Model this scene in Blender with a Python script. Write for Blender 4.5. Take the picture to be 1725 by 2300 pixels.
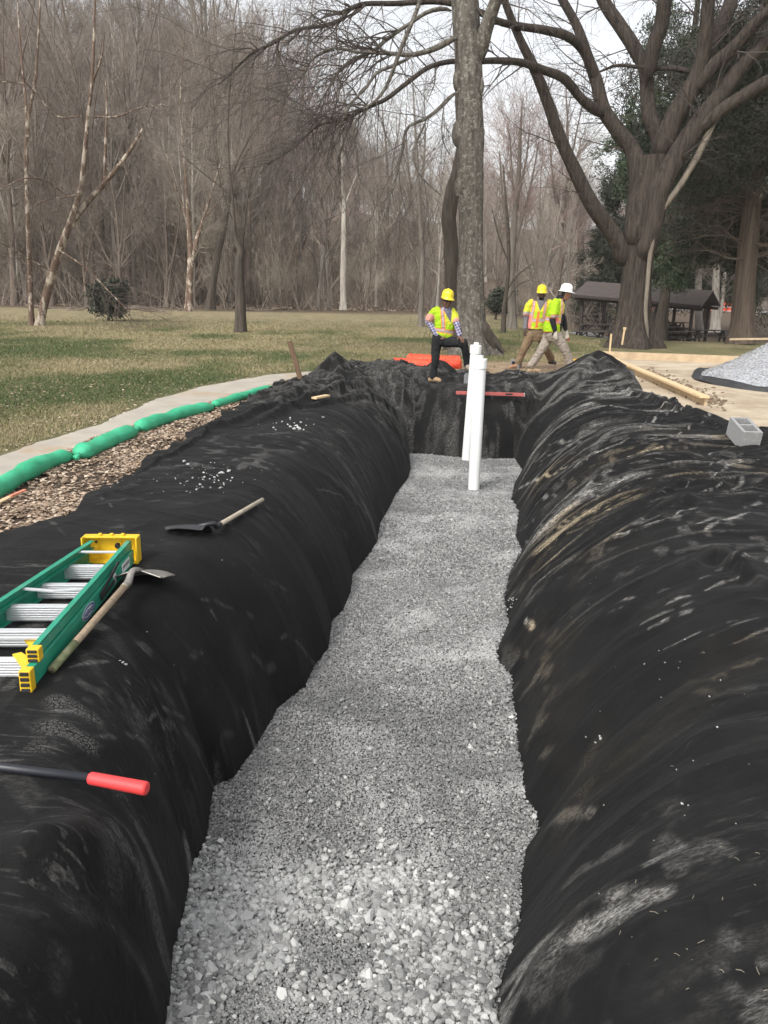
import bpy, bmesh, math, random
import numpy as np
from mathutils import Vector, Matrix
random.seed(7); RS = np.random.RandomState(7)
for o in list(bpy.data.objects): bpy.data.objects.remove(o)
SC = bpy.context.scene; COL = SC.collection
# ---------------- camera ----------------
CAMZ = 1.75; PITCH = math.radians(15.9); ROLL = math.radians(1.0); F = 1789.0; CX = 862.5; CY = 1150.0
cd = bpy.data.cameras.new('camera'); cam = bpy.data.objects.new('camera', cd); COL.objects.link(cam)
cd.sensor_fit = 'VERTICAL'; cd.sensor_height = 36; cd.lens = F/2300*36; cd.clip_end = 2000; cd.clip_start = 0.05
cam.location = (0, 0, CAMZ)
_fw = Vector((0, math.cos(PITCH), -math.sin(PITCH)))
_r0 = Vector((1, 0, 0)); _u0 = Vector((0, math.sin(PITCH), math.cos(PITCH)))
# image turned clockwise: the camera itself is rolled counter-clockwise
_r = _r0*math.cos(ROLL) + _u0*math.sin(ROLL); _u = _u0*math.cos(ROLL) - _r0*math.sin(ROLL)
cam.rotation_euler = Matrix((_r, _u, -_fw)).transposed().to_euler()
SC.camera = cam
SC.render.resolution_x = 768; SC.render.resolution_y = 1024
# ---------------- world, sun, exposure (thin bright overcast) ----------------
SUN_EL = math.radians(48); SUN_AZ = math.radians(215)   # azimuth clockwise from +Y (north)
w = bpy.data.worlds.new("World"); SC.world = w; w.use_nodes = True
nt = w.node_tree; nt.nodes.clear()
sky = nt.nodes.new('ShaderNodeTexSky'); sky.sky_type = 'NISHITA'; sky.sun_disc = False
sky.sun_elevation = SUN_EL; sky.sun_rotation = SUN_AZ; sky.dust_density = 4.0; sky.air_density = 1.0
hs = nt.nodes.new('ShaderNodeHueSaturation'); hs.inputs['Saturation'].default_value = 0.16; hs.inputs['Value'].default_value = 2.15
tcs = nt.nodes.new('ShaderNodeTexCoord'); ns = nt.nodes.new('ShaderNodeTexNoise'); ns.inputs['Scale'].default_value = 3.0; ns.inputs['Detail'].default_value = 5
rm = nt.nodes.new('ShaderNodeMapRange'); rm.inputs['To Min'].default_value = 0.9; rm.inputs['To Max'].default_value = 1.15
mx = nt.nodes.new('ShaderNodeVectorMath'); mx.operation = 'SCALE'
bg = nt.nodes.new('ShaderNodeBackground'); bg.inputs['Strength'].default_value = 0.135
wo = nt.nodes.new('ShaderNodeOutputWorld')
nt.links.new(tcs.outputs['Generated'], ns.inputs['Vector']); nt.links.new(ns.outputs['Fac'], rm.inputs['Value'])
nt.links.new(sky.outputs[0], hs.inputs['Color']); nt.links.new(hs.outputs[0], mx.inputs[0]); nt.links.new(rm.outputs[0], mx.inputs['Scale'])
nt.links.new(mx.outputs[0], bg.inputs['Color']); nt.links.new(bg.outputs[0], wo.inputs['Surface'])
sd = bpy.data.lights.new('sun', 'SUN'); sd.energy = 1.3; sd.angle = math.radians(10); sd.color = (1, 0.96, 0.9)
so = bpy.data.objects.new('sun', sd); COL.objects.link(so)
_sdir = Vector((math.sin(SUN_AZ)*math.cos(SUN_EL), math.cos(SUN_AZ)*math.cos(SUN_EL), math.sin(SUN_EL)))
so.rotation_euler = _sdir.to_track_quat('Z', 'Y').to_euler(); so.location = _sdir*50
SC.view_settings.view_transform = 'Standard'; SC.view_settings.look = 'None'; SC.view_settings.exposure = 0.0; SC.view_settings.gamma = 1.0
# ---------------- helpers ----------------
def ray(px, py):
    return _fw + _r*((px-CX)/F) + _u*((CY-py)/F)
def G(px, py, z=0.0):            # point of that photo direction at height z
    d = ray(px, py); t = (z-CAMZ)/d.z; return Vector((d.x*t, d.y*t, z))
def P(px, py, Y):                # point of that photo direction at distance Y
    d = ray(px, py); t = Y/d.y; return Vector((d.x*t, Y, CAMZ+d.z*t))
def depth_scale(Y): return Y/(math.cos(PITCH)*F)*1.0
def props(o, label=None, cat=None, group=None, kind=None):
    if label: o['label'] = label
    if cat: o['category'] = cat
    if group: o['group'] = group
    if kind: o['kind'] = kind
    return o
def empty(name, loc, label, cat, group=None, rz=0.0):
    o = bpy.data.objects.new(name, None); COL.objects.link(o); o.location = loc; o.rotation_euler = (0, 0, rz); o.empty_display_size = 0.2
    return props(o, label, cat, group)
class MB:
    """collects verts and faces (tri / quad / ngon), builds ONE mesh object"""
    def __init__(s): s.v = []; s.f = []; s.n = 0; s.attr = []
    def add(s, v, f):            # f: array (m,k) or list of tuples
        v = np.asarray(v, float).reshape(-1, 3)
        if isinstance(f, np.ndarray): s.f.append(f.astype(np.int64)+s.n)
        else:
            d = {}
            for q in f: d.setdefault(len(q), []).append(q)
            for k, qs in d.items(): s.f.append(np.array(qs, np.int64)+s.n)
        s.v.append(v); s.n += len(v); return s
    def box(s, c, size, rot=None, bev=0.0):
        x, y, z = [a/2 for a in size]
        if bev <= 0:
            v = np.array([(i*x, j*y, k*z) for i in (-1, 1) for j in (-1, 1) for k in (-1, 1)])
            f = [(0, 1, 3, 2), (4, 6, 7, 5), (0, 4, 5, 1), (2, 3, 7, 6), (0, 2, 6, 4), (1, 5, 7, 3)]
        else:
            bm = bmesh.new(); bmesh.ops.create_cube(bm, size=1)
            for q in bm.verts: q.co = Vector((q.co.x*2*x, q.co.y*2*y, q.co.z*2*z))
            bmesh.ops.bevel(bm, geom=bm.edges[:], offset=bev, segments=2, affect='EDGES', profile=0.6)
            bm.verts.ensure_lookup_table(); v = np.array([q.co[:] for q in bm.verts]); f = [tuple(a.index for a in q.verts) for q in bm.faces]; bm.free()
        if rot is not None: v = v @ np.array(rot.to_3x3().transposed() if hasattr(rot, 'to_3x3') else rot)
        return s.add(v+np.array(c), f)
    def beam(s, a, b, wd, th, up=(0, 0, 1), bev=0.0):   # box from a to b; th measured along 'up'
        a = Vector(a); b = Vector(b); d = (b-a); L = d.length; d.normalize(); up = Vector(up)
        sx = d.cross(up); sx.normalize(); u2 = sx.cross(d)
        R = Matrix((sx, d, u2)).transposed()
        return s.box((a+b)/2, (wd, L, th), R, bev)
    def tube(s, pts, rad, n=12, cap=True, sq=None):
        pts = np.array([tuple(p) for p in pts], float); N = len(pts); rad = np.broadcast_to(np.asarray(rad, float), (N,))
        v, f = tubes(pts[None], rad[None], n); s.add(v, f)
        if cap:
            s.f.append(np.array([list(range(n))[::-1]])+s.n-N*n); s.f.append(np.array([list(range(n))])+s.n-n)
        return s
    def cone(s, a, b, r0, r1, n=16): return s.tube([a, b], [r0, r1], n)
    def sphere(s, c, r, nu=16, nv=10, sc=(1, 1, 1), rot=None):
        th = np.linspace(0, math.pi, nv+1)[1:-1]; ph = np.arange(nu)*2*math.pi/nu
        T, Ph = np.meshgrid(th, ph, indexing='ij')
        v = np.stack([np.sin(T)*np.cos(Ph), np.sin(T)*np.sin(Ph), np.cos(T)], -1).reshape(-1, 3)
        v = np.vstack([v, [[0, 0, 1], [0, 0, -1]]])*np.array(sc)*r
        if rot is not None: v = v @ np.array(rot.to_3x3().transposed())
        f = []
        for i in range(nv-2):
            for j in range(nu): f.append((i*nu+j, (i+1)*nu+j, (i+1)*nu+(j+1) % nu, i*nu+(j+1) % nu))
        t = (nv-1)*nu
        for j in range(nu): f.append((t, j, (j+1) % nu)); f.append((t+1, (nv-2)*nu+(j+1) % nu, (nv-2)*nu+j))
        return s.add(v+np.array(c), f)
    def arrays(s): return np.vstack(s.v)
    def build(s, name, mat, parent=None, smooth=False, attrs=None, loc=None):
        V = np.vstack(s.v); 
        if loc is not None: V = V-np.array(loc)
        me = bpy.data.meshes.new(name); me.vertices.add(len(V)); me.vertices.foreach_set('co', V.ravel())
        tot = sum(a.size for a in s.f); nf = sum(len(a) for a in s.f)
        me.loops.add(tot); me.polygons.add(nf)
        me.loops.foreach_set('vertex_index', np.concatenate([a.ravel() for a in s.f]))
        lt = np.concatenate([np.full(len(a), a.shape[1]) for a in s.f]); ls = np.concatenate([[0], np.cumsum(lt)[:-1]])
        me.polygons.foreach_set('loop_start', ls); me.polygons.foreach_set('loop_total', lt)
        me.polygons.foreach_set('use_smooth', np.full(nf, smooth))
        if attrs:
            for k, a in attrs.items():
                at = me.attributes.new(k, 'FLOAT', 'POINT'); at.data.foreach_set('value', np.asarray(a, float))
        me.update(calc_edges=True); me.validate(verbose=False)
        if mat: me.materials.append(mat)
        o = bpy.data.objects.new(name, me); COL.objects.link(o)
        if loc is not None: o.location = loc
        if parent is not None: o.parent = parent
        return o
def tubes(Pn, R, n):
    """many tubes at once: Pn (B,N,3), R (B,N) -> verts, quads"""
    B, N, _ = Pn.shape
    T = np.gradient(Pn, axis=1); T /= (np.linalg.norm(T, axis=2, keepdims=True)+1e-9)
    mean = T.mean(1); ref = np.where(np.abs(mean[:, 2:3]) > 0.75, np.array([[1., 0.1, 0]]), np.array([[0.05, 0.03, 1.]]))
    S = np.cross(T, ref[:, None, :]); S /= (np.linalg.norm(S, axis=2, keepdims=True)+1e-9); U = np.cross(S, T)
    a = np.arange(n)*2*math.pi/n
    V = Pn[:, :, None, :] + R[:, :, None, None]*(S[:, :, None, :]*np.cos(a)[None, None, :, None]+U[:, :, None, :]*np.sin(a)[None, None, :, None])
    idx = np.arange(B*N*n).reshape(B, N, n)
    q = np.stack([idx[:, :-1, :], np.roll(idx, -1, 2)[:, :-1, :], np.roll(idx, -1, 2)[:, 1:, :], idx[:, 1:, :]], -1).reshape(-1, 4)
    return V.reshape(-1, 3), q
# --- numpy noise ---
_perm = np.random.RandomState(3).rand(512, 512)
def vnoise(x, y, seed=0):
    x = np.asarray(x, float)+seed*17.31; y = np.asarray(y, float)+seed*9.73
    xi = np.floor(x).astype(int); yi = np.floor(y).astype(int); fx = x-xi; fy = y-yi
    fx = fx*fx*fx*(fx*(fx*6-15)+10); fy = fy*fy*fy*(fy*(fy*6-15)+10)
    g = lambda a, b: _perm[a & 511, b & 511]
    return (g(xi, yi)*(1-fx)+g(xi+1, yi)*fx)*(1-fy)+(g(xi, yi+1)*(1-fx)+g(xi+1, yi+1)*fx)*fy
def fbm(x, y, o=4, seed=0):
    s = 0; a = .5; t = 0
    for i in range(o):
        s = s+a*vnoise(x*2**i, y*2**i, seed+i*5); t += a; a *= .5
    return s/t
def sstep(a, b, x): t = np.clip((x-a)/(b-a), 0, 1); return t*t*(3-2*t)
# --- materials ---
def newmat(name):
    m = bpy.data.materials.new(name); m.use_nodes = True; n = m.node_tree; n.nodes.clear()
    o = n.nodes.new('ShaderNodeOutputMaterial'); b = n.nodes.new('ShaderNodeBsdfPrincipled'); n.links.new(b.outputs[0], o.inputs[0])
    return m, n, b
def c4(c): return (c[0], c[1], c[2], 1)
def nd(n, t, **kw):
    x = n.nodes.new(t)
    for k, v in kw.items():
        if k in x.inputs: x.inputs[k].default_value = v
        else: setattr(x, k, v)
    return x
def ramp(n, fac, stops):
    r = n.nodes.new('ShaderNodeValToRGB'); e = r.color_ramp.elements
    while len(e) < len(stops): e.new(0.5)
    for i, (p, c) in enumerate(stops): e[i].position = p; e[i].color = c4(c) if len(c) == 3 else c
    n.links.new(fac, r.inputs[0]); return r.outputs[0]
def coords(n, scale=(1, 1, 1), kind='Object'):
    tc = n.nodes.new('ShaderNodeTexCoord'); mp = n.nodes.new('ShaderNodeMapping'); mp.inputs['Scale'].default_value = scale
    n.links.new(tc.outputs[kind], mp.inputs[0]); return mp.outputs[0]
def noise(n, vec, scale, detail=4, rough=0.55, dist=0.0):
    x = n.nodes.new('ShaderNodeTexNoise'); x.inputs['Scale'].default_value = scale; x.inputs['Detail'].default_value = detail
    x.inputs['Roughness'].default_value = rough; x.inputs['Distortion'].default_value = dist
    n.links.new(vec, x.inputs['Vector']); return x.outputs['Fac']
def mixc(n, fac, a, b, bt='MIX'):
    x = n.nodes.new('ShaderNodeMix'); x.data_type = 'RGBA'; x.blend_type = bt
    for s, v in ((0, fac), (6, a), (7, b)):
        if isinstance(v, bpy.types.NodeSocket): n.links.new(v, x.inputs[s])
        else: x.inputs[s].default_value = v if s == 0 else (c4(v) if len(v) == 3 else v)
    return x.outputs[2]
def bump(n, b, h, strength=0.4, dist=0.02):
    x = n.nodes.new('ShaderNodeBump'); x.inputs['Strength'].default_value = strength; x.inputs['Distance'].default_value = dist
    n.links.new(h, x.inputs['Height']); n.links.new(x.outputs[0], b.inputs['Normal'])
def attrib(n, name):
    x = n.nodes.new('ShaderNodeAttribute'); x.attribute_name = name; return x.outputs['Fac']
def mathn(n, op, a, b=0.0):
    x = n.nodes.new('ShaderNodeMath'); x.operation = op
    for i, v in enumerate((a, b)):
        if isinstance(v, bpy.types.NodeSocket): n.links.new(v, x.inputs[i])
        else: x.inputs[i].default_value = v
    return x.outputs[0]
def simple(name, col, rough=0.6, var=0.25, scale=20, bstr=0.0, bdist=0.005, metal=0.0, stretch=(1, 1, 1), spec=0.5, dirt=None, kind='Object'):
    """a colour with uneven tone, optional bump and optional dirt colour in patches"""
    m, n, b = newmat(name); v = coords(n, stretch, kind)
    f = noise(n, v, scale, 5, 0.6)
    c = ramp(n, f, [(0.3, tuple(k*(1-var) for k in col)), (0.7, tuple(min(1, k*(1+var)) for k in col))])
    if dirt:
        f2 = noise(n, v, scale*0.35, 6, 0.65); c = mixc(n, ramp(n, f2, [(dirt[1], (0, 0, 0)), (min(1, dirt[1]+.15), (1, 1, 1))]), c, dirt[0])
    n.links.new(c, b.inputs['Base Color']); b.inputs['Roughness'].default_value = rough; b.inputs['Metallic'].default_value = metal
    b.inputs['Specular IOR Level'].default_value = spec
    if bstr: bump(n, b, f, bstr, bdist)
    return m
# ================= terrain =================
GZ = -1.05            # gravel level
def gzf(y): return GZ+0.40*sstep(3.6, 1.8, np.asarray(y, float))     # the coarse stone is heaped a little towards the near end
def Gg(a, b):
    q = G(a, b, GZ)
    for _ in range(12): q = G(a, b, float(gzf(q.y)))
    return q
def edge_table(pix, z):
    q = [G(a, b, z) if z == 0 else Gg(a, b) for a, b in pix]; q.sort(key=lambda p: p.y); return np.array([p.y for p in q]), np.array([p.x for p in q])
LPIX = [(380, 2340), (392, 2250), (395, 2150), (424, 2040), (432, 1960), (470, 1880), (476, 1820), (485, 1765), (530, 1745), (570, 1690), (600, 1640), (628, 1590), (690, 1540), (708, 1500), (742, 1455), (750, 1395), (775, 1370), (792, 1330), (797, 1290), (830, 1250), (852, 1215), (856, 1180), (880, 1140), (893, 1110), (920, 1075), (925, 1052)]
RPIX = [(1082, 2340), (1100, 2200), (1150, 2060), (1155, 1960), (1168, 1900), (1196, 1860), (1188, 1820), (1165, 1790), (1158, 1720), (1150, 1680), (1145, 1600), (1136, 1560), (1140, 1520), (1110, 1485), (1104, 1460), (1130, 1400), (1122, 1340), (1134, 1290), (1150, 1255), (1164, 1240), (1150, 1200), (1158, 1150), (1142, 1120), (1150, 1085), (1168, 1055)]
LY, LX = edge_table(LPIX, GZ); RY, RX = edge_table(RPIX, GZ)
YEND = 13.35; YNEAR = 1.3
def xl(y): return np.interp(y, LY, LX)
def xr(y): return np.interp(y, RY, RX)
def sm(y, f):                     # smoothed edge lines, used for the rims
    return sum(f(y+d) for d in (-1.2, -.8, -.4, 0, .4, .8, 1.2))/7
def prof(s, k):                   # 0 at trench bottom .. 1 at the rim, rounded shoulder
    s = np.clip(s, 0, 1); return (1-(1-s)**2.2)**k
def base_z(x, y):
    """smooth surface of the lined trench: 0 at grade, GZ at the bottom"""
    wl = np.interp(y, [2, 3, 4, 5, 7, 10, 13], [.46, .52, .64, .78, 1.02, 1.15, 1.0]); wr = np.interp(y, [2, 4, 6, 9, 11, 13], [1.1, 1.45, 1.7, 1.8, 1.5, 1.1])
    pl = prof((xl(y)-x)/wl, .80); pr = prof((x-xr(y))/wr, .95)
    ye = YEND+0.18*np.sin(x*2.3+.6)
    pe = prof((y-ye)/0.55, .8); pn = prof((YNEAR-y)/0.6, .8)
    p = np.maximum(np.maximum(pl, pr), np.maximum(pe, pn))
    # soften the inner corners
    q = 6.0; ps = (pl**q+pr**q+pe**q+pn**q)**(1/q); p = np.clip(np.maximum(p, ps), 0, 1)
    gb = gzf(y)-0.12; return gb-gb*p
def terrain(x, y):
    x = np.asarray(x, float); y = np.asarray(y, float)
    z = 0.10*(fbm(x/9, y/9, 3, 2)-.5)*sstep(16, 40, np.hypot(x, y))
    # right: lawn falls to the picnic ground, then rises to the road
    r = sstep(0.02, 0.22, x/np.maximum(y, 1)-0.10)
    z = z-1.55*r*sstep(27, 52, y)+1.0*r*sstep(62, 95, y)
    # wooded hill, high on the left, with a farther ridge across
    side = sstep(0.12, -0.34, x/np.maximum(y, 1)+0.02)
    z = z+(27*side)*sstep(58, 165, y)+3.0*sstep(60, 120, y)*(1-r)
    z = z+(13+5*fbm(x/70, y/70, 2, 8))*sstep(130, 260, y)*(1-side*.7)
    return z+ (fbm(x/16, y/16, 3, 4)-.5)*2.2*sstep(60, 100, y)*(1-r)
def grow(a, b, n, lo, hi):       # dense between a and b (n lines), growing outwards to lo / hi
    mid = list(np.linspace(a, b, n)); st = (b-a)/(n-1)
    up = []; s = st; v = b
    while v < hi: s *= 1.12; v += s; up.append(v)
    dn = []; s = st; v = a
    while v > lo: s *= 1.12; v -= s; dn.append(v)
    return np.array(dn[::-1]+mid+up)
gx = grow(-6, 9, 170, -500, 500); gy = grow(-3, 20, 240, -60, 750)
X, Y = np.meshgrid(gx, gy)
Z = terrain(X, Y); bz = base_z(X, Y); inside = (X > -2.3) & (X < 4.4) & (Y > 0) & (Y < 15)
bz = np.minimum.reduce([base_z(X+a_, Y+b_) for a_ in (-.16, 0, .16) for b_ in (-.16, 0, .16)])
Z = np.where(inside, np.minimum(Z, bz-0.09), Z)
litter = sstep(0.35, .6, fbm(X/3, Y/3, 4, 11)*.6+sstep(47, 58, Y-(X < 0)*0.04*X)*1.0-.15)
strip = sstep(-0.3, 0.1, X-np.interp(Y, [5, 7, 9, 14, 17], [-3.6, -3.45, -3.4, -2.2, -1.0]))*sstep(18.5, 16, Y)*sstep(4.0, 2.5, X)
bare = sstep(5.5, 6.5, X)*sstep(20, 12, Y)
def grid_faces(ny, nx):
    i = np.arange(ny*nx).reshape(ny, nx); return np.stack([i[:-1, :-1], i[:-1, 1:], i[1:, 1:], i[1:, :-1]], -1).reshape(-1, 4)
# ground material: patchy late-winter lawn, leaf litter under the trees
m, n, b = newmat('winter lawn')
v = coords(n); v2 = coords(n, (1, .35, 1))
f1 = noise(n, v2, 0.33, 6, 0.65); f2 = noise(n, v, 9, 6, 0.7); f3 = noise(n, v, 70, 4, 0.75); f4 = noise(n, v2, 1.7, 5, .7)
grass = ramp(n, f1, [(0.38, (.100, .115, .042)), (0.48, (.155, .150, .065)), (0.55, (.25, .21, .11)), (0.63, (.33, .27, .16))])
far = attrib(n, 'dry')
grass = mixc(n, mathn(n, 'MULTIPLY', far, .8), grass, ramp(n, f4, [(.40, (.26, .21, .12)), (.6, (.42, .34, .215))]))
grass = mixc(n, ramp(n, f2, [(.40, (0.7, .7, .7)), (.56, (0, 0, 0))]), grass, (.095, .105, .040), 'MIX')
grass = mixc(n, ramp(n, f3, [(.45, (0.0, .0, .0)), (.62, (.8, .8, .8))]), grass, (.33, .28, .18))
lit = ramp(n, noise(n, v, 22, 6, .8), [(.36, (.045, .032, .023)), (.5, (.115, .085, .060)), (.64, (.22, .165, .12))])
lit = mixc(n, mathn(n, 'MULTIPLY', noise(n, v, .5, 4), .6), lit, (.11, .085, .065))
c = mixc(n, attrib(n, 'litter'), grass, lit)
n.links.new(c, b.inputs['Base Color']); b.inputs['Roughness'].default_value = .95; b.inputs['Specular IOR Level'].default_value = .15
bump(n, b, mathn(n, 'ADD', f3, mathn(n, 'MULTIPLY', f2, 1.5)), .8, .05)
M_GROUND = m
dry = sstep(22, 45, Y)*1.0*sstep(0.6, -.2, X/np.maximum(Y, 1))
mb = MB(); mb.add(np.stack([X, Y, Z], -1).reshape(-1, 3), grid_faces(len(gy), len(gx)))
g = mb.build('ground', M_GROUND, smooth=True, attrs={'litter': np.clip(np.maximum(litter*sstep(44, 56, Y), strip), 0, 1).ravel(), 'dry': dry.ravel()})
props(g, 'winter lawn and wooded hillside covered in leaf litter', 'ground', kind='structure')

def ragged_sheet(name, pts, z, mat, amp=.06, label=None, cat=None, edge=.25, step=.12):
    """flat sheet with a ragged outline, subdivided so it follows the terrain"""
    P2 = np.array([(p[0], p[1]) for p in pts]); x0, y0 = P2.min(0)-.3; x1, y1 = P2.max(0)+.3
    xs = np.arange(x0, x1, step); ys = np.arange(y0, y1, step); XX, YY = np.meshgrid(xs, ys)
    def ins(px, py):
        c = np.zeros(px.shape, bool); j = len(P2)-1
        for i in range(len(P2)):
            xi, yi = P2[i]; xj, yj = P2[j]
            k = ((yi > py) != (yj > py)) & (px < (xj-xi)*(py-yi)/((yj-yi)+1e-12)+xi); c ^= k; j = i
        return c
    jx = XX+(fbm(XX*2.5, YY*2.5, 3, 5)-.5)*2*amp; jy = YY+(fbm(XX*2.5, YY*2.5, 3, 9)-.5)*2*amp
    ok = ins(jx, jy); F_ = grid_faces(len(ys), len(xs)); k = ok.ravel()[F_].sum(1) >= 4; F_ = F_[k]
    used = np.unique(F_); mp = -np.ones(XX.size, int); mp[used] = np.arange(len(used))
    V = np.stack([XX, YY, terrain(XX, YY)+z], -1).reshape(-1, 3)[used]
    o = MB().add(V, mp[F_]).build(name, mat, smooth=True); props(o, label, cat, kind='structure'); return o
# path
M_PATH = simple('worn concrete', (.36, .325, .275), .95, .14, 2.5, .4, .004, dirt=((.34, .25, .16), .53))
pl = [G(*p) for p in [(-160, 1075), (0, 1015), (120, 978), (220, 950), (350, 893), (450, 866), (600, 841), (700, 834), (760, 831)]]
pr = [G(*p) for p in [(-100, 1200), (0, 1125), (100, 1062), (250, 985), (350, 948), (450, 915), (560, 880), (640, 857), (720, 846), (790, 838)]]
def resample(pts, n):
    a = np.array([tuple(p) for p in pts]); d = np.r_[0, np.cumsum(np.linalg.norm(np.diff(a, axis=0), axis=1))]; t = np.linspace(0, d[-1], n)
    return np.stack([np.interp(t, d, a[:, k]) for k in range(3)], -1)
A = resample(pl, 160); B = resample(pr, 160); K = 8; A_PATH = A.copy()
V = np.stack([A+(B-A)*k/K for k in range(K+1)], 1)
wob = (fbm(np.arange(160)/4., np.zeros(160), 4, 3)-.5)*.22
V[:, 0, 0] += wob; V[:, 1, 0] += wob*.5
V[..., 2] = .012; V[:, 0, 2] = -.03; V[:, -1, 2] = -.03
o = MB().add(V.reshape(-1, 3), grid_faces(160, K+1)).build('path', M_PATH, smooth=True); props(o, 'pale worn path curving across the lawn', 'path', kind='structure')
# sand lot and trampled dirt
m, n, b = newmat('pale sand'); v = coords(n)
f = noise(n, v, 1.1, 6, .65); f2 = noise(n, v, 60, 4, .7)
c = ramp(n, f, [(.38, (.34, .27, .19)), (.5, (.47, .39, .285)), (.62, (.56, .485, .37))])
c = mixc(n, ramp(n, noise(n, v, .6, 5, .7), [(.50, (0, 0, 0)), (.60, (.6, .6, .6))]), c, (.29, .225, .155))
c = mixc(n, mathn(n, 'MULTIPLY', f2, .35), c, (.30, .22, .14))
n.links.new(c, b.inputs['Base Color']); b.inputs['Roughness'].default_value = .95; bump(n, b, f2, .5, .02); M_SAND = m
m, n, b = newmat('trampled dirt'); v = coords(n)
f = noise(n, v, 2.2, 6, .7); f2 = noise(n, v, 40, 5, .75)
c = ramp(n, f, [(.3, (.16, .115, .07)), (.5, (.30, .215, .13)), (.72, (.42, .32, .21))])
c = mixc(n, mathn(n, 'MULTIPLY', f2, .5), c, (.14, .10, .06)); n.links.new(c, b.inputs['Base Color']); b.inputs['Roughness'].default_value = .97; bump(n, b, f2, .7, .03); M_DIRT = m
ragged_sheet('dirt_patch', [Vector((-.3, 16.9, 0)), Vector((1.2, 18.2, 0))]+[G(*p) for p in [(1130, 805), (1240, 788), (1345, 792)]]+[Vector((5.4, 17.5, 0)), Vector((4.9, 14.8, 0)), Vector((3.9, 15.2, 0)), Vector((2.6, 15.7, 0)), Vector((1.0, 16.4, 0))], .010, M_DIRT, .35, 'trampled brown dirt where the workers stand', 'dirt')
ragged_sheet('sand_lot', [G(*p) for p in [(1345, 805), (1640, 815), (1900, 822), (2300, 840)]]+[Vector((14, 9, 0)), Vector((9, 6, 0)), Vector((4.2, 6.5, 0)), Vector((3.9, 9, 0)), Vector((4.2, 12, 0)), Vector((4.6, 15, 0))], .016, M_SAND, .12, 'pale sand lot behind the lumber forms', 'sand lot')
# far road
M_ROAD = simple('far road', (.33, .33, .33), .9, .1, 1)
def strip_sheet(name, pts, wd, z, mat, label):
    A = resample(pts, 60); T = np.gradient(A, axis=0); T[:, 2] = 0; T /= np.linalg.norm(T, axis=1, keepdims=True); N = np.stack([-T[:, 1], T[:, 0], 0*T[:, 0]], -1)
    V = np.stack([A-N*wd*(.5-k/6) for k in range(7)], 1); V[..., 2] = terrain(V[..., 0], V[..., 1])+z
    o = MB().add(V.reshape(-1, 3), grid_faces(60, 7)).build(name, mat, smooth=True); props(o, label, 'road', kind='structure')
strip_sheet('road', [(24, 118, 0), (34, 100, 0), (50, 88, 0), (90, 78, 0)], 6, .06, M_ROAD, 'pale road beyond the picnic shelter')
strip_sheet('picnic_pad', [(11.5, 50.5, 0), (17, 48.5, 0), (25, 46, 0)], 9, .03, simple('old slab', (.26, .25, .24), .9, .15, 2), 'grey slab under the picnic shelter')
# ================= black geotextile lining the trench =================
OLY, OLX = edge_table([(-250, 1330), (0, 1205), (140, 1165), (270, 1085), (380, 1010), (480, 945), (560, 905), (640, 868), (700, 852)], 0.0)
def outer_l(y): return np.interp(y, OLY, OLX)
ORP = [(15.6, 4.0), (14.6, 4.15), (13.2, 4.25), (11.8, 4.35), (10.6, 4.5), (9.8, 4.75), (9.2, 5.4), (8.6, 6.4), (7.5, 7.2), (-1, 7.4)]
def outer_r(y): a = sorted(ORP); return np.interp(y, [p[0] for p in a], [p[1] for p in a])
def outer_far(x): return np.interp(x, [-1.7, -1.2, 0, 1.2, 2.2, 3.1, 4.2], [14.6, 16.2, 17.2, 17.0, 16.0, 15.9, 15.2])
nu, nv = 760, 980
yv = np.concatenate([np.linspace(-1.2, 1.0, 40)[:-1], np.linspace(1.0, 13.0, 900)[:-1], np.linspace(13.0, 14.3, 120)[:-1], np.linspace(14.3, 17.2, 184)]); nv = len(yv)
# u lines: dense over left wall, coarser under the gravel, dense right
useg = [(0, .26), (.26, .46), (.46, .52), (.52, .80), (.80, 1.0)]
U = np.linspace(0, 1, nu)
Yc = np.clip(yv, 1.3, 13.6)
kl = sm(Yc, xl); kr = sm(Yc, xr)
knots = np.stack([outer_l(yv), kl-.95, kl+.15, kr-.15, kr+2.0, outer_r(yv)], -1)
kp = np.array([0, .27, .47, .52, .84, 1.0])
XX = np.stack([np.interp(U, kp, knots[i]) for i in range(nv)]); YY = np.repeat(yv[:, None], nu, 1)
# far edge: squeeze rows so the sheet ends along outer_far
ylim = outer_far(XX); tt = np.clip((YY-13.0)/(17.2-13.0), 0, 1); YY = np.where(YY > 13.0, 13.0+tt*(ylim-13.0), YY)
# side edges wobble
edge = np.minimum(U, 1-U)[None, :]
XX = XX+(fbm(YY*1.3, YY*0+3, 4, 21)-.5)*.35*np.exp(-(edge/.06)**2)
BZ = base_z(XX, YY)
Dn = np.clip(1-BZ/gzf(YY), 0, 1)          # 0 bottom .. 1 grade
right = sstep(0, .3, XX-xr(Yc)[:, None]); left = sstep(0, .2, xl(Yc)[:, None]-XX); endw = sstep(12.9, 13.5, YY)
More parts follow.
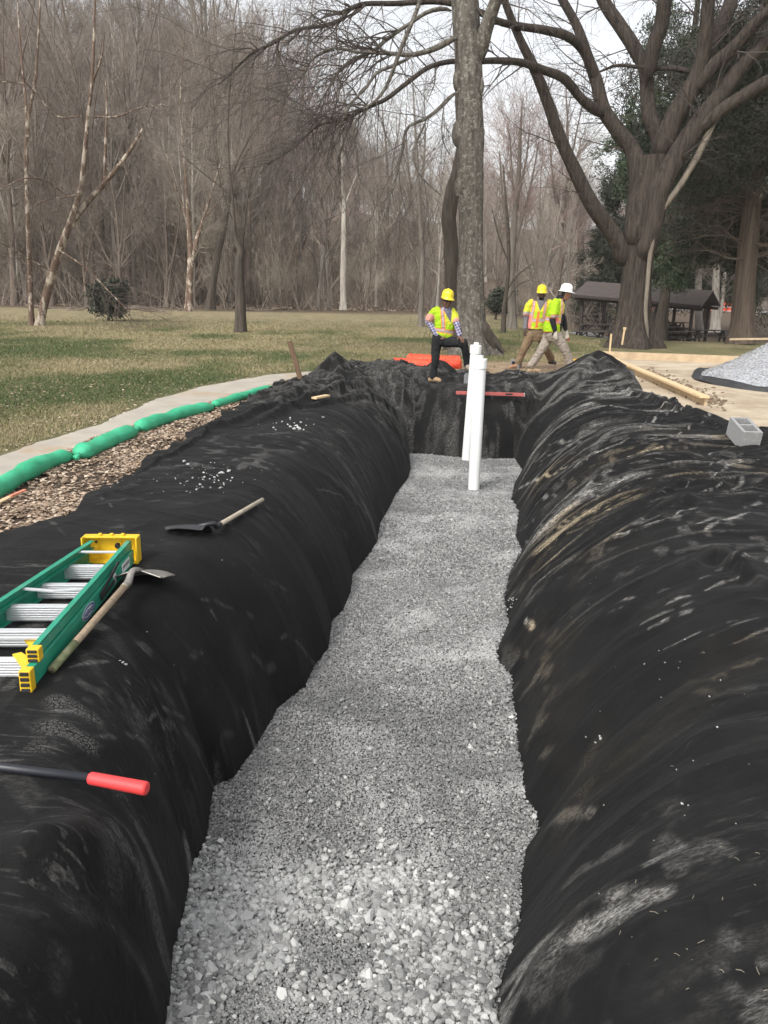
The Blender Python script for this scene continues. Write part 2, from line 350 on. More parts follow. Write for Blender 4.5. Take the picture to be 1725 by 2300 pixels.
# wrinkles: ridges running down the slope (vary along y), stretched along x
wx = XX+.15*fbm(XX, YY, 2, 6)
def ridged(a): return (1-np.abs(2*a-1))
yw = YY+.30*fbm(XX*.9, YY*.8, 3, 31)+.10*XX*0
wr1 = ridged(fbm(wx*.55, yw*2.6, 2, 1))**4; wr2 = ridged(fbm(wx*.8+3, yw*6.0, 2, 2))**4; wr3 = ridged(fbm(wx*1.4, yw*14, 2, 12))**3
mz = sstep(.45, .75, fbm(XX*.6+7, YY*.7, 3, 40))
farr = sstep(4.0, 7.0, YY)
W = right*(.075*wr1+.045*wr2*(.4+.6*farr)+.016*wr3*(.2+.8*farr))*(.45+.55*farr)
W += left*(.030*ridged(fbm((XX-.5*YY)*.8, (YY+.35*XX)*1.6, 2, 3))**4+.018*ridged(fbm((XX)*.9, (YY+.5*XX)*5, 2, 4))**3.5*(.4+.6*farr)+.02*fbm(XX*.9, YY*.9, 3, 16))
W += .05*right*(fbm(XX*.7, YY*.5, 3, 15)-.3)
W += .006*fbm(XX*6, YY*6, 3, 17)
# crumpled end: vertical folds on the wall, short random creases on top
cr = ridged(fbm(XX*2.6+1.1*fbm(XX*1.5, YY*1.2+BZ*1.5, 3, 8), YY*1.3+BZ*1.2, 3, 50))**2
cr2 = ridged(fbm(XX*5, YY*7, 3, 55))**2.2
W += endw*(.13*cr**1.6*(1-.4*Dn)+.045*cr2**1.3)
lft_far = sstep(11.2, 12.6, YY)*sstep(1.4, .3, XX)
W += lft_far*(.075*ridged(fbm(XX*1.2+YY*.7, YY*4.0, 3, 60))**2.5+.05*cr2)
# named folds (polyline, height, half width, sharp side)
def seg_d(px, py, pts):
    best = np.full(px.shape, 9.0); tb = np.zeros(px.shape); sg = np.zeros(px.shape); acc = 0; tot = sum((Vector(b)-Vector(a)).length for a, b in zip(pts, pts[1:]))
    for a, b in zip(pts, pts[1:]):
        dx, dy = b[0]-a[0], b[1]-a[1]; L2 = dx*dx+dy*dy; t = np.clip(((px-a[0])*dx+(py-a[1])*dy)/L2, 0, 1)
        ex = px-a[0]-t*dx; ey = py-a[1]-t*dy; d = np.hypot(ex, ey); k = d < best
        best = np.where(k, d, best); tb = np.where(k, (acc+t*math.sqrt(L2))/tot, tb); sg = np.where(k, np.sign(dx*ey-dy*ex), sg); acc += math.sqrt(L2)
    return best, tb, sg
def RB(px, py):                  # photo direction -> point on the smooth lining
    d = ray(px, py); t = np.linspace(1.2, 30, 3000); x = d.x*t; y = d.y*t; z = CAMZ+d.z*t
    k = np.argmax(z < np.maximum(base_z(x, y), gzf(y))+.05); return Vector((x[k], y[k], z[k]))
def fold(pix, zs, A, wd, asym=2.5, taper=True):
    global W
    pts = [tuple(RB(p[0], p[1])[:2]) for p in pix]
    a_ = np.array(pts); e_ = wd*2.6; M_ = (XX > a_[:, 0].min()-e_) & (XX < a_[:, 0].max()+e_) & (YY > a_[:, 1].min()-e_) & (YY < a_[:, 1].max()+e_)
    x_ = XX[M_]; y_ = YY[M_]; d, t, s = seg_d(x_, y_, pts); d = d*np.where(s > 0, 1, asym)
    tp = np.sin(np.clip(t, .02, .98)*math.pi)**.6 if taper else 1
    W[M_] += A*np.exp(-(d/wd)**2)*tp*(.8+.4*fbm(x_*4, y_*4, 2, 70))
fold([(1430, 1360), (1540, 1300), (1612, 1262), (1680, 1300), (1760, 1350)], 0, .09, .13, 3)
fold([(-160, 1960), (60, 1975), (180, 1990), (300, 2020), (400, 2070)], -.03, .17, .15, 3)
fold([(-60, 2230), (120, 2180), (330, 2200)], -.03, .07, .14, 2)
fold([(330, 1810), (400, 1900), (432, 1990)], -.3, .07, .06, 2)
fold([(200, 1700), (330, 1730), (400, 1700), (420, 1560)], -.03, .05, .10, 2)
fold([(1540, 1110), (1640, 1092), (1760, 1100)], 0, .05, .10, 3)
fold([(1360, 1240), (1500, 1150), (1700, 1160)], -.1, .045, .10, 3)
fold([(1180, 1230), (1330, 1110), (1520, 1050), (1725, 1030)], -.2, .06, .13, 2)
fold([(1160, 1090), (1260, 1000), (1400, 950), (1600, 975)], -.1, .08, .14, 2)
fold([(1390, 1180), (1560, 1090)], -.1, .05, .08, 3)
fold([(1330, 2360), (1380, 2220), (1440, 2160), (1600, 2100)], -.35, .10, .12, 3)
fold([(1120, 2330), (1230, 2160), (1400, 2020), (1560, 1950)], -.55, .06, .08, 2)
fold([(1180, 1900), (1290, 1850), (1380, 1800)], -.75, .05, .09, 2)
fold([(1500, 1700), (1740, 1660)], -.05, .05, .12, 3)
fold([(1280, 1440), (1450, 1370), (1700, 1290)], -.3, .04, .12, 2)
fold([(420, 1640), (450, 1800), (425, 1960)], -.35, .05, .09, 2)
fold([(560, 960), (700, 905), (860, 880), (960, 880)], .05, .13, .13, 2)
fold([(430, 985), (560, 940), (700, 880)], .05, .10, .12, 2)
fold([(640, 925), (800, 905), (930, 905)], .0, .09, .10, 3)
fold([(860, 868), (900, 910), (965, 960)], .0, .10, .10, 2)
fold([(950, 900), (1010, 885), (1100, 905)], .0, .07, .08, 2)
fold([(1460, 905), (1560, 925), (1640, 935), (1700, 975)], .05, .16, .16, 2)
fold([(1340, 880), (1430, 900), (1560, 950), (1660, 985)], .05, .09, .12, 3)
fold([(700, 1060), (800, 1140), (840, 1200)], -.3, .03, .08, 2)
fold([(300, 1060), (420, 1010), (480, 960)], .03, .05, .08, 3)
# cloth peaks pulled up over stakes or rucked up
def peak(px, py, z, Yd, rx, ry, A, k=5, p=1.0, rot=0):
    global W
    c = P(px, py, Yd); dx = XX-c.x; dy = YY-Yd; cs, sn = math.cos(rot), math.sin(rot); dx, dy = dx*cs+dy*sn, -dx*sn+dy*cs
    r = np.sqrt((dx/rx)**2+(dy/ry)**2); a = np.arctan2(dy/ry, dx/rx)
    h = A*np.clip(1-r, 0, 1)**p*(1+.16*np.sin(a*k+1.3)*np.clip(r*3, 0, 1)); W = np.maximum(W, h+W*.3)
peak(1342, 812, 0, 14.0, 1.35, 1.0, .66, 5, 1.25, .1)
peak(1405, 850, 0, 13.6, .9, .7, .34, 4, 1.2)
peak(1240, 840, 0, 14.3, .8, .6, .22, 3, 1.2)
peak(752, 815, 0, 13.6, .75, .75, .60, 5, 1.35)
peak(800, 840, 0, 13.4, .8, .6, .33, 4, 1.3)
peak(678, 858, 0, 12.9, .62, .80, .27, 4, 1.1, .4)
peak(985, 826, 0, 15.9, .42, .3, .30, 3, .7)
peak(1570, 930, 0, 10.6, .7, .35, .16, 3, 1)
for _px, _py, _Y, _q in ((977, 857, 14.6, .75), (1056, 850, 14.5, .5)):
    _c = P(_px, _py, _Y); _m = sstep(_q, _q*.45, np.hypot(XX-_c.x, YY-_Y)); W = W*(1-_m)+.005*_m
ZZ = BZ+.035+np.clip(W, 0, 2)*sstep(-.02, .25, Dn+.05)
e2 = np.minimum(np.minimum(U, 1-U)[None, :]*14, np.clip((ylim-YY)*5+.0, 0, 1)); 
ZZ = ZZ-.03*(1-np.clip(e2, 0, 1))
# dust: stains and rubbed streaks, in the cloth itself
st = fbm(wx*1.1, yw*11, 3, 80); st2 = fbm(wx*2.2, yw*24, 2, 85); reg = sstep(.40, .62, fbm(XX*.8, YY*.8, 3, 90))
dust = 1.4*right*sstep(.54, .70, st)*(.12+.88*farr)*reg*(.5+.9*sstep(.45, .65, st2))*1.0*(.35+.65*sstep(3.5, 6.5, YY))
dust *= .45+.55*sstep(14, 11.5, YY)
dust += .55*right*farr*sstep(.55, .85, wr2)*sstep(.5, .6, fbm(XX*1.5, YY*2, 3, 95))
dust += left*.10*sstep(.60, .72, fbm((XX-YY*.3)*2.0, (YY+XX)*7, 4, 100))*sstep(.5, .62, fbm(XX*1.1, YY*1.1, 2, 102))
dust += .35*sstep(.56, .75, fbm(XX*9, YY*9, 3, 110))*sstep(.50, .66, fbm(XX*.9, YY*.9, 3, 111))
dust += endw*(.03+.30*sstep(.5, .75, cr)*sstep(.4, .7, fbm(XX*2, YY*3, 3, 120)))
dust += .30*lft_far*sstep(.6, .8, cr2)
def smear(pix, z, wd, amt, sc=7.0, sd=0, z2=None):
    global dust
    pts = [tuple(RB(p[0], p[1])[:2]) for p in pix]
    a_ = np.array(pts); e_ = wd*1.3; M_ = (XX > a_[:, 0].min()-e_) & (XX < a_[:, 0].max()+e_) & (YY > a_[:, 1].min()-e_) & (YY < a_[:, 1].max()+e_)
    if not M_.any(): return
    x_ = XX[M_]; y_ = YY[M_]; d, t, s = seg_d(x_, y_, pts); ww = wd*np.sin(np.clip(t, .08, .92)*math.pi)**.5
    fz = fbm(x_*sc+sd, y_*sc, 3, 130); dust[M_] += amt*1.25*np.clip(1.2-(d/ww)**1.5, 0, 1)*sstep(.36, .58, fz)
smear([(1105, 2320), (1150, 2210), (1240, 2130), (1340, 2080), (1480, 2030)], -.95, .09, .9, 5, 1, -.4)
smear([(1110, 2260), (1200, 2150), (1300, 2070), (1420, 1990), (1560, 1900)], -.95, .03, .9, 8, 2, -.35)
smear([(1300, 2120), (1350, 2100), (1440, 2060)], -.7, .06, .7, 6, 3, -.5)
smear([(1170, 2190), (1230, 2120)], -.9, .04, .5, 9, 4)
smear([(1200, 1890), (1250, 1850), (1330, 1835)], -.8, .04, .4, 8, 5)
smear([(420, 1900), (440, 1960)], -.75, .035, .9, 12, 6)
smear([(1200, 1420), (1180, 1400)], -.8, .025, 1.2, 10, 7)
smear([(545, 1600), (590, 1660)], -.55, .018, .7, 12, 8)
for q in range(46):
    a = random.uniform(1150, 1680); bb = random.uniform(960, 1460); L_ = random.uniform(40, 190)
    zz0 = -.75+.7*min(1, (a-1150)/300)
    smear([(a, bb), (a+L_*.5, bb-L_*.22), (a+L_, bb-L_*.36)], zz0, random.uniform(.008, .028), random.uniform(.5, 1.1), random.uniform(9, 18), q, min(0, zz0+L_/400))
for q in range(30):
    a = random.uniform(60, 700); bb = random.uniform(1000, 1700); L_ = random.uniform(20, 120)
    smear([(a, bb), (a+L_, bb+random.uniform(-20, 40))], 0, random.uniform(.008, .02), random.uniform(.12, .35), 14, q)
# boot prints: tread pattern pressed in pale dust
prt = np.zeros(XX.shape)
def boot(px, py, ang, amt=.8, ln=.30):
    global prt
    c = G(px, py, .02); dx = XX-c.x; dy = YY-c.y; cs, sn = math.cos(ang), math.sin(ang); a = (dx*cs+dy*sn)/(ln/2); b_ = (-dx*sn+dy*cs)/.068
    wz = 1-.25*np.exp(-((a+.15)/.25)**2); m_ = (np.abs(a)**2.6+(np.abs(b_)/wz)**2.6 < 1)
    prt = np.maximum(prt, np.clip(1.25-(np.abs(a)**2.6+(np.abs(b_)/wz)**2.6), 0, 1)*amt*sstep(.25, .5, fbm(dx*12+px, dy*12, 3, 7)))
boot(165, 1600, 2.9, .9); boot(150, 1655, 3.0, .85); boot(290, 1690, -.2, .6, .22); boot(45, 1700, .1, .5); boot(1350, 1450, .8, .3); boot(1315, 1540, .9, .25); boot(1230, 1100, .6, .3)
dust = np.clip(dust, 0, 1.4); strk = np.clip((right*(.10+.90*farr)*(.25+reg)+.35*left*reg)*sstep(14.5, 11, YY)*sstep(.02, .3, Dn), 0, 1)
tan = np.clip(sstep(.52, .70, fbm(XX*.9+5, YY*1.1, 3, 140)), 0, 1)*right*sstep(12.3, 10.5, YY)
m, n, b = newmat('black geotextile'); v = coords(n)
f = noise(n, v, 2.2, 5, .6); fine = noise(n, v, 160, 3, .7)
base = ramp(n, f, [(.3, (.0060, .0060, .0062)), (.7, (.0108, .0107, .0107))])
vs = coords(n, (.6, 2.2, 1)); scr = ramp(n, noise(n, vs, 42, 6, .78, .6), [(.44, (0, 0, 0)), (.60, (1, 1, 1))])
d = attrib(n, 'dust'); dn = mathn(n, 'MULTIPLY', d, mathn(n, 'ADD', mathn(n, 'MULTIPLY', scr, .85), .12))
vl = coords(n, (.10, 1.5, .4)); s1 = ramp(n, noise(n, vl, 26, 4, .6, .8), [(.565, (0, 0, 0)), (.625, (1, 1, 1))]); brk = ramp(n, noise(n, v, 3.2, 5, .7), [(.42, (0, 0, 0)), (.60, (1, 1, 1))])
dn = mathn(n, 'ADD', dn, mathn(n, 'MULTIPLY', mathn(n, 'MULTIPLY', attrib(n, 'streak'), s1), mathn(n, 'MULTIPLY', brk, mathn(n, 'ADD', mathn(n, 'MULTIPLY', scr, .7), .15))))
vo = nd(n, 'ShaderNodeTexVoronoi', Scale=52.0); vo.feature = 'DISTANCE_TO_EDGE'; n.links.new(v, vo.inputs['Vector']); tread = ramp(n, vo.outputs['Distance'], [(.10, (0, 0, 0)), (.16, (1, 1, 1)), (.32, (.25, .25, .25))])
dn = mathn(n, 'ADD', dn, mathn(n, 'MULTIPLY', mathn(n, 'MULTIPLY', attrib(n, 'print'), tread), mathn(n, 'ADD', mathn(n, 'MULTIPLY', scr, .6), .25)))
dc = mixc(n, attrib(n, 'tan'), (.33, .32, .30), (.44, .36, .24))
sp = nd(n, 'ShaderNodeTexNoise', Scale=55.0, Detail=3.0); n.links.new(v, sp.inputs['Vector'])
haze_ = mathn(n, 'MULTIPLY', ramp(n, noise(n, v, 1.3, 5, .65), [(.45, (0, 0, 0)), (.72, (1, 1, 1))]), .016)
col = mixc(n, mathn(n, 'ADD', mathn(n, 'MULTIPLY', dn, .75), haze_), base, dc)
n.links.new(col, b.inputs['Base Color']); b.inputs['Roughness'].default_value = .88; b.inputs['Specular IOR Level'].default_value = .14; b.inputs['Sheen Weight'].default_value = .018; b.inputs['Sheen Roughness'].default_value = .45
wk = noise(n, coords(n, (.35, 1.5, .8)), 4.5, 3, .5, .8); wk = mathn(n, 'ABSOLUTE', mathn(n, 'SUBTRACT', wk, .5)); wk = mathn(n, 'MULTIPLY', wk, -3.0)
bump(n, b, mathn(n, 'ADD', wk, mathn(n, 'ADD', mathn(n, 'MULTIPLY', fine, .35), noise(n, v, 26, 4, .6))), .55, .010)
mb = MB(); mb.add(np.stack([XX, YY, ZZ], -1).reshape(-1, 3), grid_faces(nv, nu))
fab = mb.build('geotextile_liner', m, smooth=True, attrs={'streak': strk.ravel(), 'print': prt.ravel(), 'dust': dust.ravel(), 'tan': tan.ravel()})
props(fab, 'black geotextile sheet lining the trench and its banks', 'fabric liner')
M_FAB = m
from mathutils.bvhtree import BVHTree
_ok = (slice(0, None, 4), slice(0, None, 4))
_vx = XX[_ok]; _vy = YY[_ok]; _vz = ZZ[_ok]
_bv = BVHTree.FromPolygons([tuple(p) for p in np.stack([_vx, _vy, _vz], -1).reshape(-1, 3).tolist()], [tuple(q) for q in grid_faces(*_vx.shape).tolist()])
def surf(x, y):
    h = _bv.ray_cast(Vector((x, y, 3)), Vector((0, 0, -1)))
    t = float(terrain(x, y)); return max(h[0].z, t) if h[0] is not None and not (-.9 < 0 and False) else t
def surf_n(x, y):
    h = _bv.ray_cast(Vector((x, y, 3)), Vector((0, 0, -1))); return h[1] if h[0] is not None else Vector((0, 0, 1))
def surf_px(px, py):             # where that photo direction meets the cloth
    d = ray(px, py).normalized(); h = _bv.ray_cast(Vector((0, 0, CAMZ)), d)
    return h[0] if h[0] is not None else G(px, py, 0)
# ================= gravel bed =================
xs_n = 60; ys = np.linspace(YNEAR-.25, YEND+.35, 420)
ux = np.linspace(-.06, 1.06, xs_n)
GX = xl(ys)[:, None]+(xr(ys)-xl(ys))[:, None]*ux[None, :]; GX = np.where(ux[None] < 0, xl(ys)[:, None]-.12, np.where(ux[None] > 1, xr(ys)[:, None]+.14, GX)); GY = np.repeat(ys[:, None], xs_n, 1)
def grav_z(x, y): return gzf(y)+.022*(fbm(x*.9, y*.9, 2, 200)-.5)+.008*(fbm(x*5, y*5, 2, 201)-.5)
m, n, b = newmat('gravel bed'); v = coords(n)
vo = nd(n, 'ShaderNodeTexVoronoi', Scale=75.0); n.links.new(v, vo.inputs['Vector'])
sepc = n.nodes.new('ShaderNodeSeparateColor'); n.links.new(vo.outputs['Color'], sepc.inputs[0])
c = ramp(n, sepc.outputs[0], [(0, (.05, .05, .05)), (.5, (.13, .13, .13)), (1, (.26, .26, .26))])  # bed coloured darker than the stones, painting shade into the gaps between them
n.links.new(c, b.inputs['Base Color']); b.inputs['Roughness'].default_value = .9; bump(n, b, vo.outputs['Distance'], -1.0, .02)
mb = MB(); mb.add(np.stack([GX, GY, grav_z(GX, GY)-.012], -1).reshape(-1, 3), grid_faces(len(ys), xs_n))
o = mb.build('gravel_bed', m, smooth=True); props(o, 'grey gravel bed along the trench floor', 'gravel', kind='structure')
def ico(sub):
    bm = bmesh.new(); bmesh.ops.create_icosphere(bm, subdivisions=sub, radius=1); bm.verts.ensure_lookup_table()
    v = np.array([q.co[:] for q in bm.verts]); f = np.array([[a.index for a in q.verts] for q in bm.faces]); bm.free(); return v, f
def rocks(cent, size, sub=1, flat=.62, seed=1, jit=.28):
    """(N,3) centres, (N,) radii -> verts, faces, per-vertex random tone"""
    r = np.random.RandomState(seed); bv, bf = ico(sub); N = len(cent); nvv = len(bv)
    sc = np.stack([r.uniform(.8, 1.35, N), r.uniform(.7, 1.05, N), r.uniform(.45, .8, N)*flat/.62], -1)
    V = bv[None]*(1+r.uniform(-jit, jit, (N, nvv, 1)))*sc[:, None, :]
    A = r.normal(size=(N, 3, 3)); A[:, 2] *= .0; A[:, 2, 2] = 1; A[:, 2, :2] = r.normal(size=(N, 2))*.45
    z = A[:, 2]/np.linalg.norm(A[:, 2], axis=1, keepdims=True); x = A[:, 0]-(A[:, 0]*z).sum(1, keepdims=True)*z; x /= np.linalg.norm(x, axis=1, keepdims=True); y = np.cross(z, x)
    Rm = np.stack([x, y, z], 1); V = np.einsum('nij,njk->nik', V, Rm)*size[:, None, None]+cent[:, None, :]
    Fc = (bf[None]+(np.arange(N)*nvv)[:, None, None]).reshape(-1, 3); tone = np.repeat(r.rand(N), nvv)
    return V.reshape(-1, 3), Fc, tone
def scatter(y0, y1, per, size, sd, seed, pale=0.0, sub=1, keep=None, lift=.0):
    r = np.random.RandomState(seed); N = int(per*(y1-y0)*1.5); y = r.uniform(y0, y1, N); u = r.uniform(-.02, 1.02, N)
    x = xl(y)+(xr(y)-xl(y))*u+r.normal(0, .012, N)
    if keep is not None: k = keep(x, y, u, r.rand(N)); x, y = x[k], y[k]; N = len(x)
    s = np.clip(r.lognormal(math.log(size), sd, N), size*.45, size*2.4)
    c = np.stack([x, y, grav_z(x, y)+s*.15+lift*r.rand(N)], -1)
    V, Fc, t = rocks(c, s, sub, seed=seed); return V, Fc, np.clip(t*(1-pale)+pale, 0, 1)*(.68 if pale == 0 else 1)+(.12 if pale == 0 else 0)
m, n, b = newmat('crushed stone'); v = coords(n)
t = attrib(n, 'tone'); c = ramp(n, t, [(0, (.085, .085, .085)), (.35, (.17, .17, .168)), (.7, (.32, .32, .31)), (.92, (.52, .52, .50)), (1, (.66, .65, .62))])
c = mixc(n, mathn(n, 'MULTIPLY', noise(n, v, 90, 4, .7), .2), c, (.17, .17, .165))
c = mixc(n, ramp(n, noise(n, v, 1.1, 5, .65), [(.50, (0, 0, 0)), (.62, (.6, .6, .6))]), c, (.46, .46, .45)); c = mixc(n, ramp(n, noise(n, coords(n, (1, 1.4, 1)), .8, 4, .6), [(.34, (.55, .55, .55)), (.48, (0, 0, 0))]), c, (.11, .11, .11))
n.links.new(c, b.inputs['Base Color']); b.inputs['Roughness'].default_value = .85; M_STONE = m
mb = MB(); tones = []
def put(r): mb.add(r[0], r[1]); tones.append(r[2])
put(scatter(1.3, 4.4, 18000, .0050, .3, 301)); put(scatter(4.4, 7.5, 11000, .0066, .3, 302)); put(scatter(7.5, 13.6, 5600, .0096, .3, 303))
nearw = lambda x, y, u, q: q < np.clip(sstep(3.55, 2.6, y+.5*(u-.5)+1.2*(fbm(x*1.6, y*1.6, 3, 210)-.5))*1.15*sstep(.30, .5, fbm(x*2.2, y*2.2, 3, 211)+.10), 0, 1)
put(scatter(1.3, 4.4, 4300, .0125, .30, 304, .26, 1, nearw, .014))
put(scatter(2.0, 5.5, 50, .012, .3, 305, .6, 1, None, .008))
put(scatter(1.3, 3.4, 300, .018, .22, 307, .5, 1, nearw, .014))
o = mb.build('gravel_stones', M_STONE, smooth=False, attrs={'tone': np.concatenate(tones)}); props(o, 'loose grey crushed stone filling the trench floor', 'gravel', kind='stuff')
# ================= trees =================
def bark(name, c0, c1, scale=1.0, stretch=.18, bstr=.7, bdist=.03, lichen=None, pale=None):
    m, n, b = newmat(name); v = coords(n, (1, 1, stretch)); v1 = coords(n)
    f = noise(n, v, 9*scale, 6, .7, .4); f2 = noise(n, v, 34*scale, 4, .7)
    h = mathn(n, 'ADD', f, mathn(n, 'MULTIPLY', f2, .5)); c = ramp(n, f, [(.35, c0), (.62, c1)])
    c = mixc(n, mathn(n, 'MULTIPLY', f2, .4), c, c0)
    if lichen:
        l = noise(n, v1, lichen[2], 6, .75); c = mixc(n, ramp(n, l, [(lichen[1], (0, 0, 0)), (lichen[1]+.07, (1, 1, 1))]), c, lichen[0])
    if pale:
        l = noise(n, coords(n, (1, 1, .5)), pale[2], 5, .7); c = mixc(n, ramp(n, l, [(pale[1], (0, 0, 0)), (pale[1]+.05, (1, 1, 1))]), c, pale[0])
    n.links.new(c, b.inputs['Base Color']); b.inputs['Roughness'].default_value = .92; b.inputs['Specular IOR Level'].default_value = .2
    bump(n, b, h, bstr, bdist); return m
def rand_perp(T, r):
    a = r.normal(size=T.shape); a -= (a*T).sum(-1, keepdims=True)*T; return a/(np.linalg.norm(a, axis=-1, keepdims=True)+1e-9)
def kids(Pn, R, count, r, t0=.3, t1=.98, ang=(35, 65), ln=(.3, .6), lrel=None, trop=(0, 0, .15), N=6, wob=.10, rr=.5, lmax=None, rmin=.002, taper=.12, weight=None, rmax=9.):
    """child branches for a batch of parent branches: returns (count,N,3),(count,N)"""
    B, M, _ = Pn.shape; L = np.linalg.norm(np.diff(Pn, axis=1), axis=2).sum(1)
    w_ = L if weight is None else weight; pi = r.choice(B, count, p=w_/w_.sum()); t = r.uniform(t0, t1, count)
    k = np.clip(t*(M-1), 0, M-1.001); i = k.astype(int); f = (k-i)[:, None]
    p = Pn[pi, i]*(1-f)+Pn[pi, i+1]*f; T = Pn[pi, i+1]-Pn[pi, i]; T /= (np.linalg.norm(T, axis=1, keepdims=True)+1e-9)
    pr = R[pi, i]*(1-f[:, 0])+R[pi, i+1]*f[:, 0]
    a = np.radians(r.uniform(ang[0], ang[1], count))[:, None]; D = T*np.cos(a)+rand_perp(T, r)*np.sin(a)
    Lc = L[pi]*r.uniform(ln[0], ln[1], count)*(1.15-.75*t) if lrel is None else r.uniform(lrel[0], lrel[1], count)
    if lmax: Lc = np.minimum(Lc, lmax)
    out = np.zeros((count, N, 3)); out[:, 0] = p; st = (Lc/(N-1))[:, None]
    for j in range(1, N):
        D = D+r.normal(0, wob, (count, 3))+np.array(trop)[None]*(1.0/(N-1)); D /= np.linalg.norm(D, axis=1, keepdims=True); out[:, j] = out[:, j-1]+D*st
    r0 = np.clip(pr*rr, rmin, rmax); rad = r0[:, None]*np.linspace(1, taper, N)[None]; return out, np.maximum(rad, rmin*.6)
def trunk_line(H, r, lean=.03, N=10, wob=.03, r0=.2, fl=1.5):
    p = np.zeros((1, N, 3)); D = np.array([r.normal(0, lean), r.normal(0, lean), 1.])
    for j in range(1, N): D = D+np.array([r.normal(0, wob), r.normal(0, wob), .15]); D /= np.linalg.norm(D); p[0, j] = p[0, j-1]+D*H/(N-1)
    rad = r0*np.linspace(1, .12, N)[None]; rad[0, 0] *= fl; return p, rad
def tree_meshes(H, r0, seed, lv=((26, 8), (160, 6), (700, 5), (1500, 4)), base=.28, kind='forest', forks=2):
    r = np.random.RandomState(seed); tp, tr = trunk_line(H, r, .07, 10, .055, r0)
    tv, tf = tubes(tp, tr, 8)
    mbt = MB(); mbt.add(tv, tf); mbc = MB()
    up = .5 if kind == 'forest' else .2
    fk, fr = kids(tp, tr, forks, r, base*1.0, .6, (14, 30), (.6, .85), trop=(0, 0, .6), N=8, wob=.07, rr=.75)
    mbt.add(*tubes(fk, fr, 6))
    ap = np.concatenate([np.stack([np.interp(np.linspace(0, 9, 8), np.arange(10), tp[0, :, k]) for k in range(3)], -1)[None], fk]); ar = np.concatenate([np.interp(np.linspace(0, 9, 8), np.arange(10), tr[0])[None], fr])
    a, b = kids(ap, ar, lv[0][0], r, base, .98, (30, 62), (.25, .48), trop=(0, 0, up), N=lv[0][1], wob=.10, rr=.55)
    mbc.add(*tubes(a, b, 5))
    a2, b2 = kids(a, b, lv[1][0], r, .15, .98, (25, 60), (.3, .6), trop=(0, 0, up*.7), N=lv[1][1], wob=.13, rr=.6, rmin=.011); mbc.add(*tubes(a2, b2, 4))
    a3, b3 = kids(a2, b2, lv[2][0], r, .1, .98, (25, 70), (.35, .9), trop=(0, 0, up*.4), N=lv[2][1], wob=.22, rr=.6, rmin=.009); mbc.add(*tubes(a3, b3, 3))
    if lv[3][0]:
        a4, b4 = kids(a3, b3, lv[3][0], r, .1, 1, (25, 60), (.4, .9), trop=(0, 0, .3), N=lv[3][1], wob=.2, rr=.7, rmin=.0075); mbc.add(*tubes(a4, b4, 3))
    return mbt, mbc
M_BK = [bark('forest bark grey', (.12, .105, .088), (.26, .23, .20), .5), bark('forest bark brown', (.10, .078, .062), (.23, .185, .15), .5), bark('forest bark pale', (.25, .22, .19), (.50, .46, .40), .5)]
M_TW = [simple('bare twigs mauve grey', (.215, .18, .15), .9, .3, .15), simple('bare twigs brown', (.215, .18, .15), .9, .3, .15), simple('bare twigs tan', (.33, .285, .23), .9, .3, .15), simple('red budding twigs', (.32, .235, .21), .9, .3, .15)]
protos = []
for i in range(9):  # nine different bare trees
    H = [19, 22, 17, 20, 14, 23, 16, 18, 9][i]
    a, b = tree_meshes(H, .011*H*random.uniform(.8, 1.15), 40+i, ((24, 7), (150, 6), (620, 5), (1500, 4)) if i < 8 else ((16, 6), (90, 5), (300, 4), (700, 4)), base=[.2, .3, .12, .25, .1, .35, .2, .28, .06][i], forks=[2, 3, 4, 2, 4, 2, 3, 2, 5][i])
    to = a.build('trunk', M_BK[[0, 1, 0, 2, 1, 0, 2, 0, 1][i]], smooth=True); co = b.build('crown', M_TW[[0, 1, 2, 0, 1, 0, 2, 3, 2][i]])
    protos.append((to, co, H))
KIND = ['grey-barked', 'brown-barked', 'grey-barked', 'pale-barked', 'brown-barked', 'grey-barked', 'pale-barked', 'grey-barked', 'low-branching slender']
def place_tree(k, x, y, s, rz, name='forest_tree', dz=-.15):
    to, co, H = protos[k]; px = CX+x/y*F
    zone = 'left of the birch' if px < 90 else 'between birch and stub tree' if px < 540 else 'between stub and lichened trees' if px < 1030 else 'between the two big trees' if px < 1420 else 'behind the right conifers'
    label = KIND[k]+' bare tree '+('at the wood edge ' if y < 66 else 'deep in the wood ')+zone; group = label.replace('bare tree', 'bare trees')
    e = empty(name, (x, y, float(terrain(x, y))+dz), label, 'tree', group, rz); e.scale = (s, s, s*random.uniform(.92, 1.1))
    for src in (to, co):
        if src.parent is None: c = src
        else: c = src.copy(); COL.objects.link(c)
        c.parent = e
    return e
def in_view_x(y, px): return (px-CX)/F*y*1.0
cnt = 0; used = []
def try_place(n, y0, y1, pxa, pxb, ks, smin=.8, smax=1.15, gap=1.2, yp=1.0):
    global cnt
    for q in range(n*6):
        if n <= 0: break
        y = y0+(y1-y0)*random.random()**yp; px = random.uniform(pxa, pxb); x = in_view_x(y, px)
        if any((x-a)**2+(y-b_)**2 < gap**2 for a, b_ in used): continue
        used.append((x, y)); place_tree(random.choice(ks), x, y, random.uniform(smin, smax), random.uniform(0, 6.28)); n -= 1; cnt += 1
try_place(40, 55, 66, -120, 560, [0, 1, 2, 4, 6, 8, 8], .75, 1.0, 2.0)
try_place(95, 62, 120, -200, 640, [0, 1, 2, 3, 5, 7], .9, 1.2, 1.8)
try_place(26, 57, 75, 560, 1300, [1, 2, 4, 6, 7, 8], .55, .8, 2.5)
try_place(45, 75, 130, 600, 1500, [0, 1, 2, 3, 6, 7], .6, .85, 2.5)
try_place(22, 100, 150, 1200, 2100, [0, 1, 3, 7], .7, .95, 3)
try_place(46, 55, 82, -150, 900, [8, 4, 8], .6, .95, 1.5)
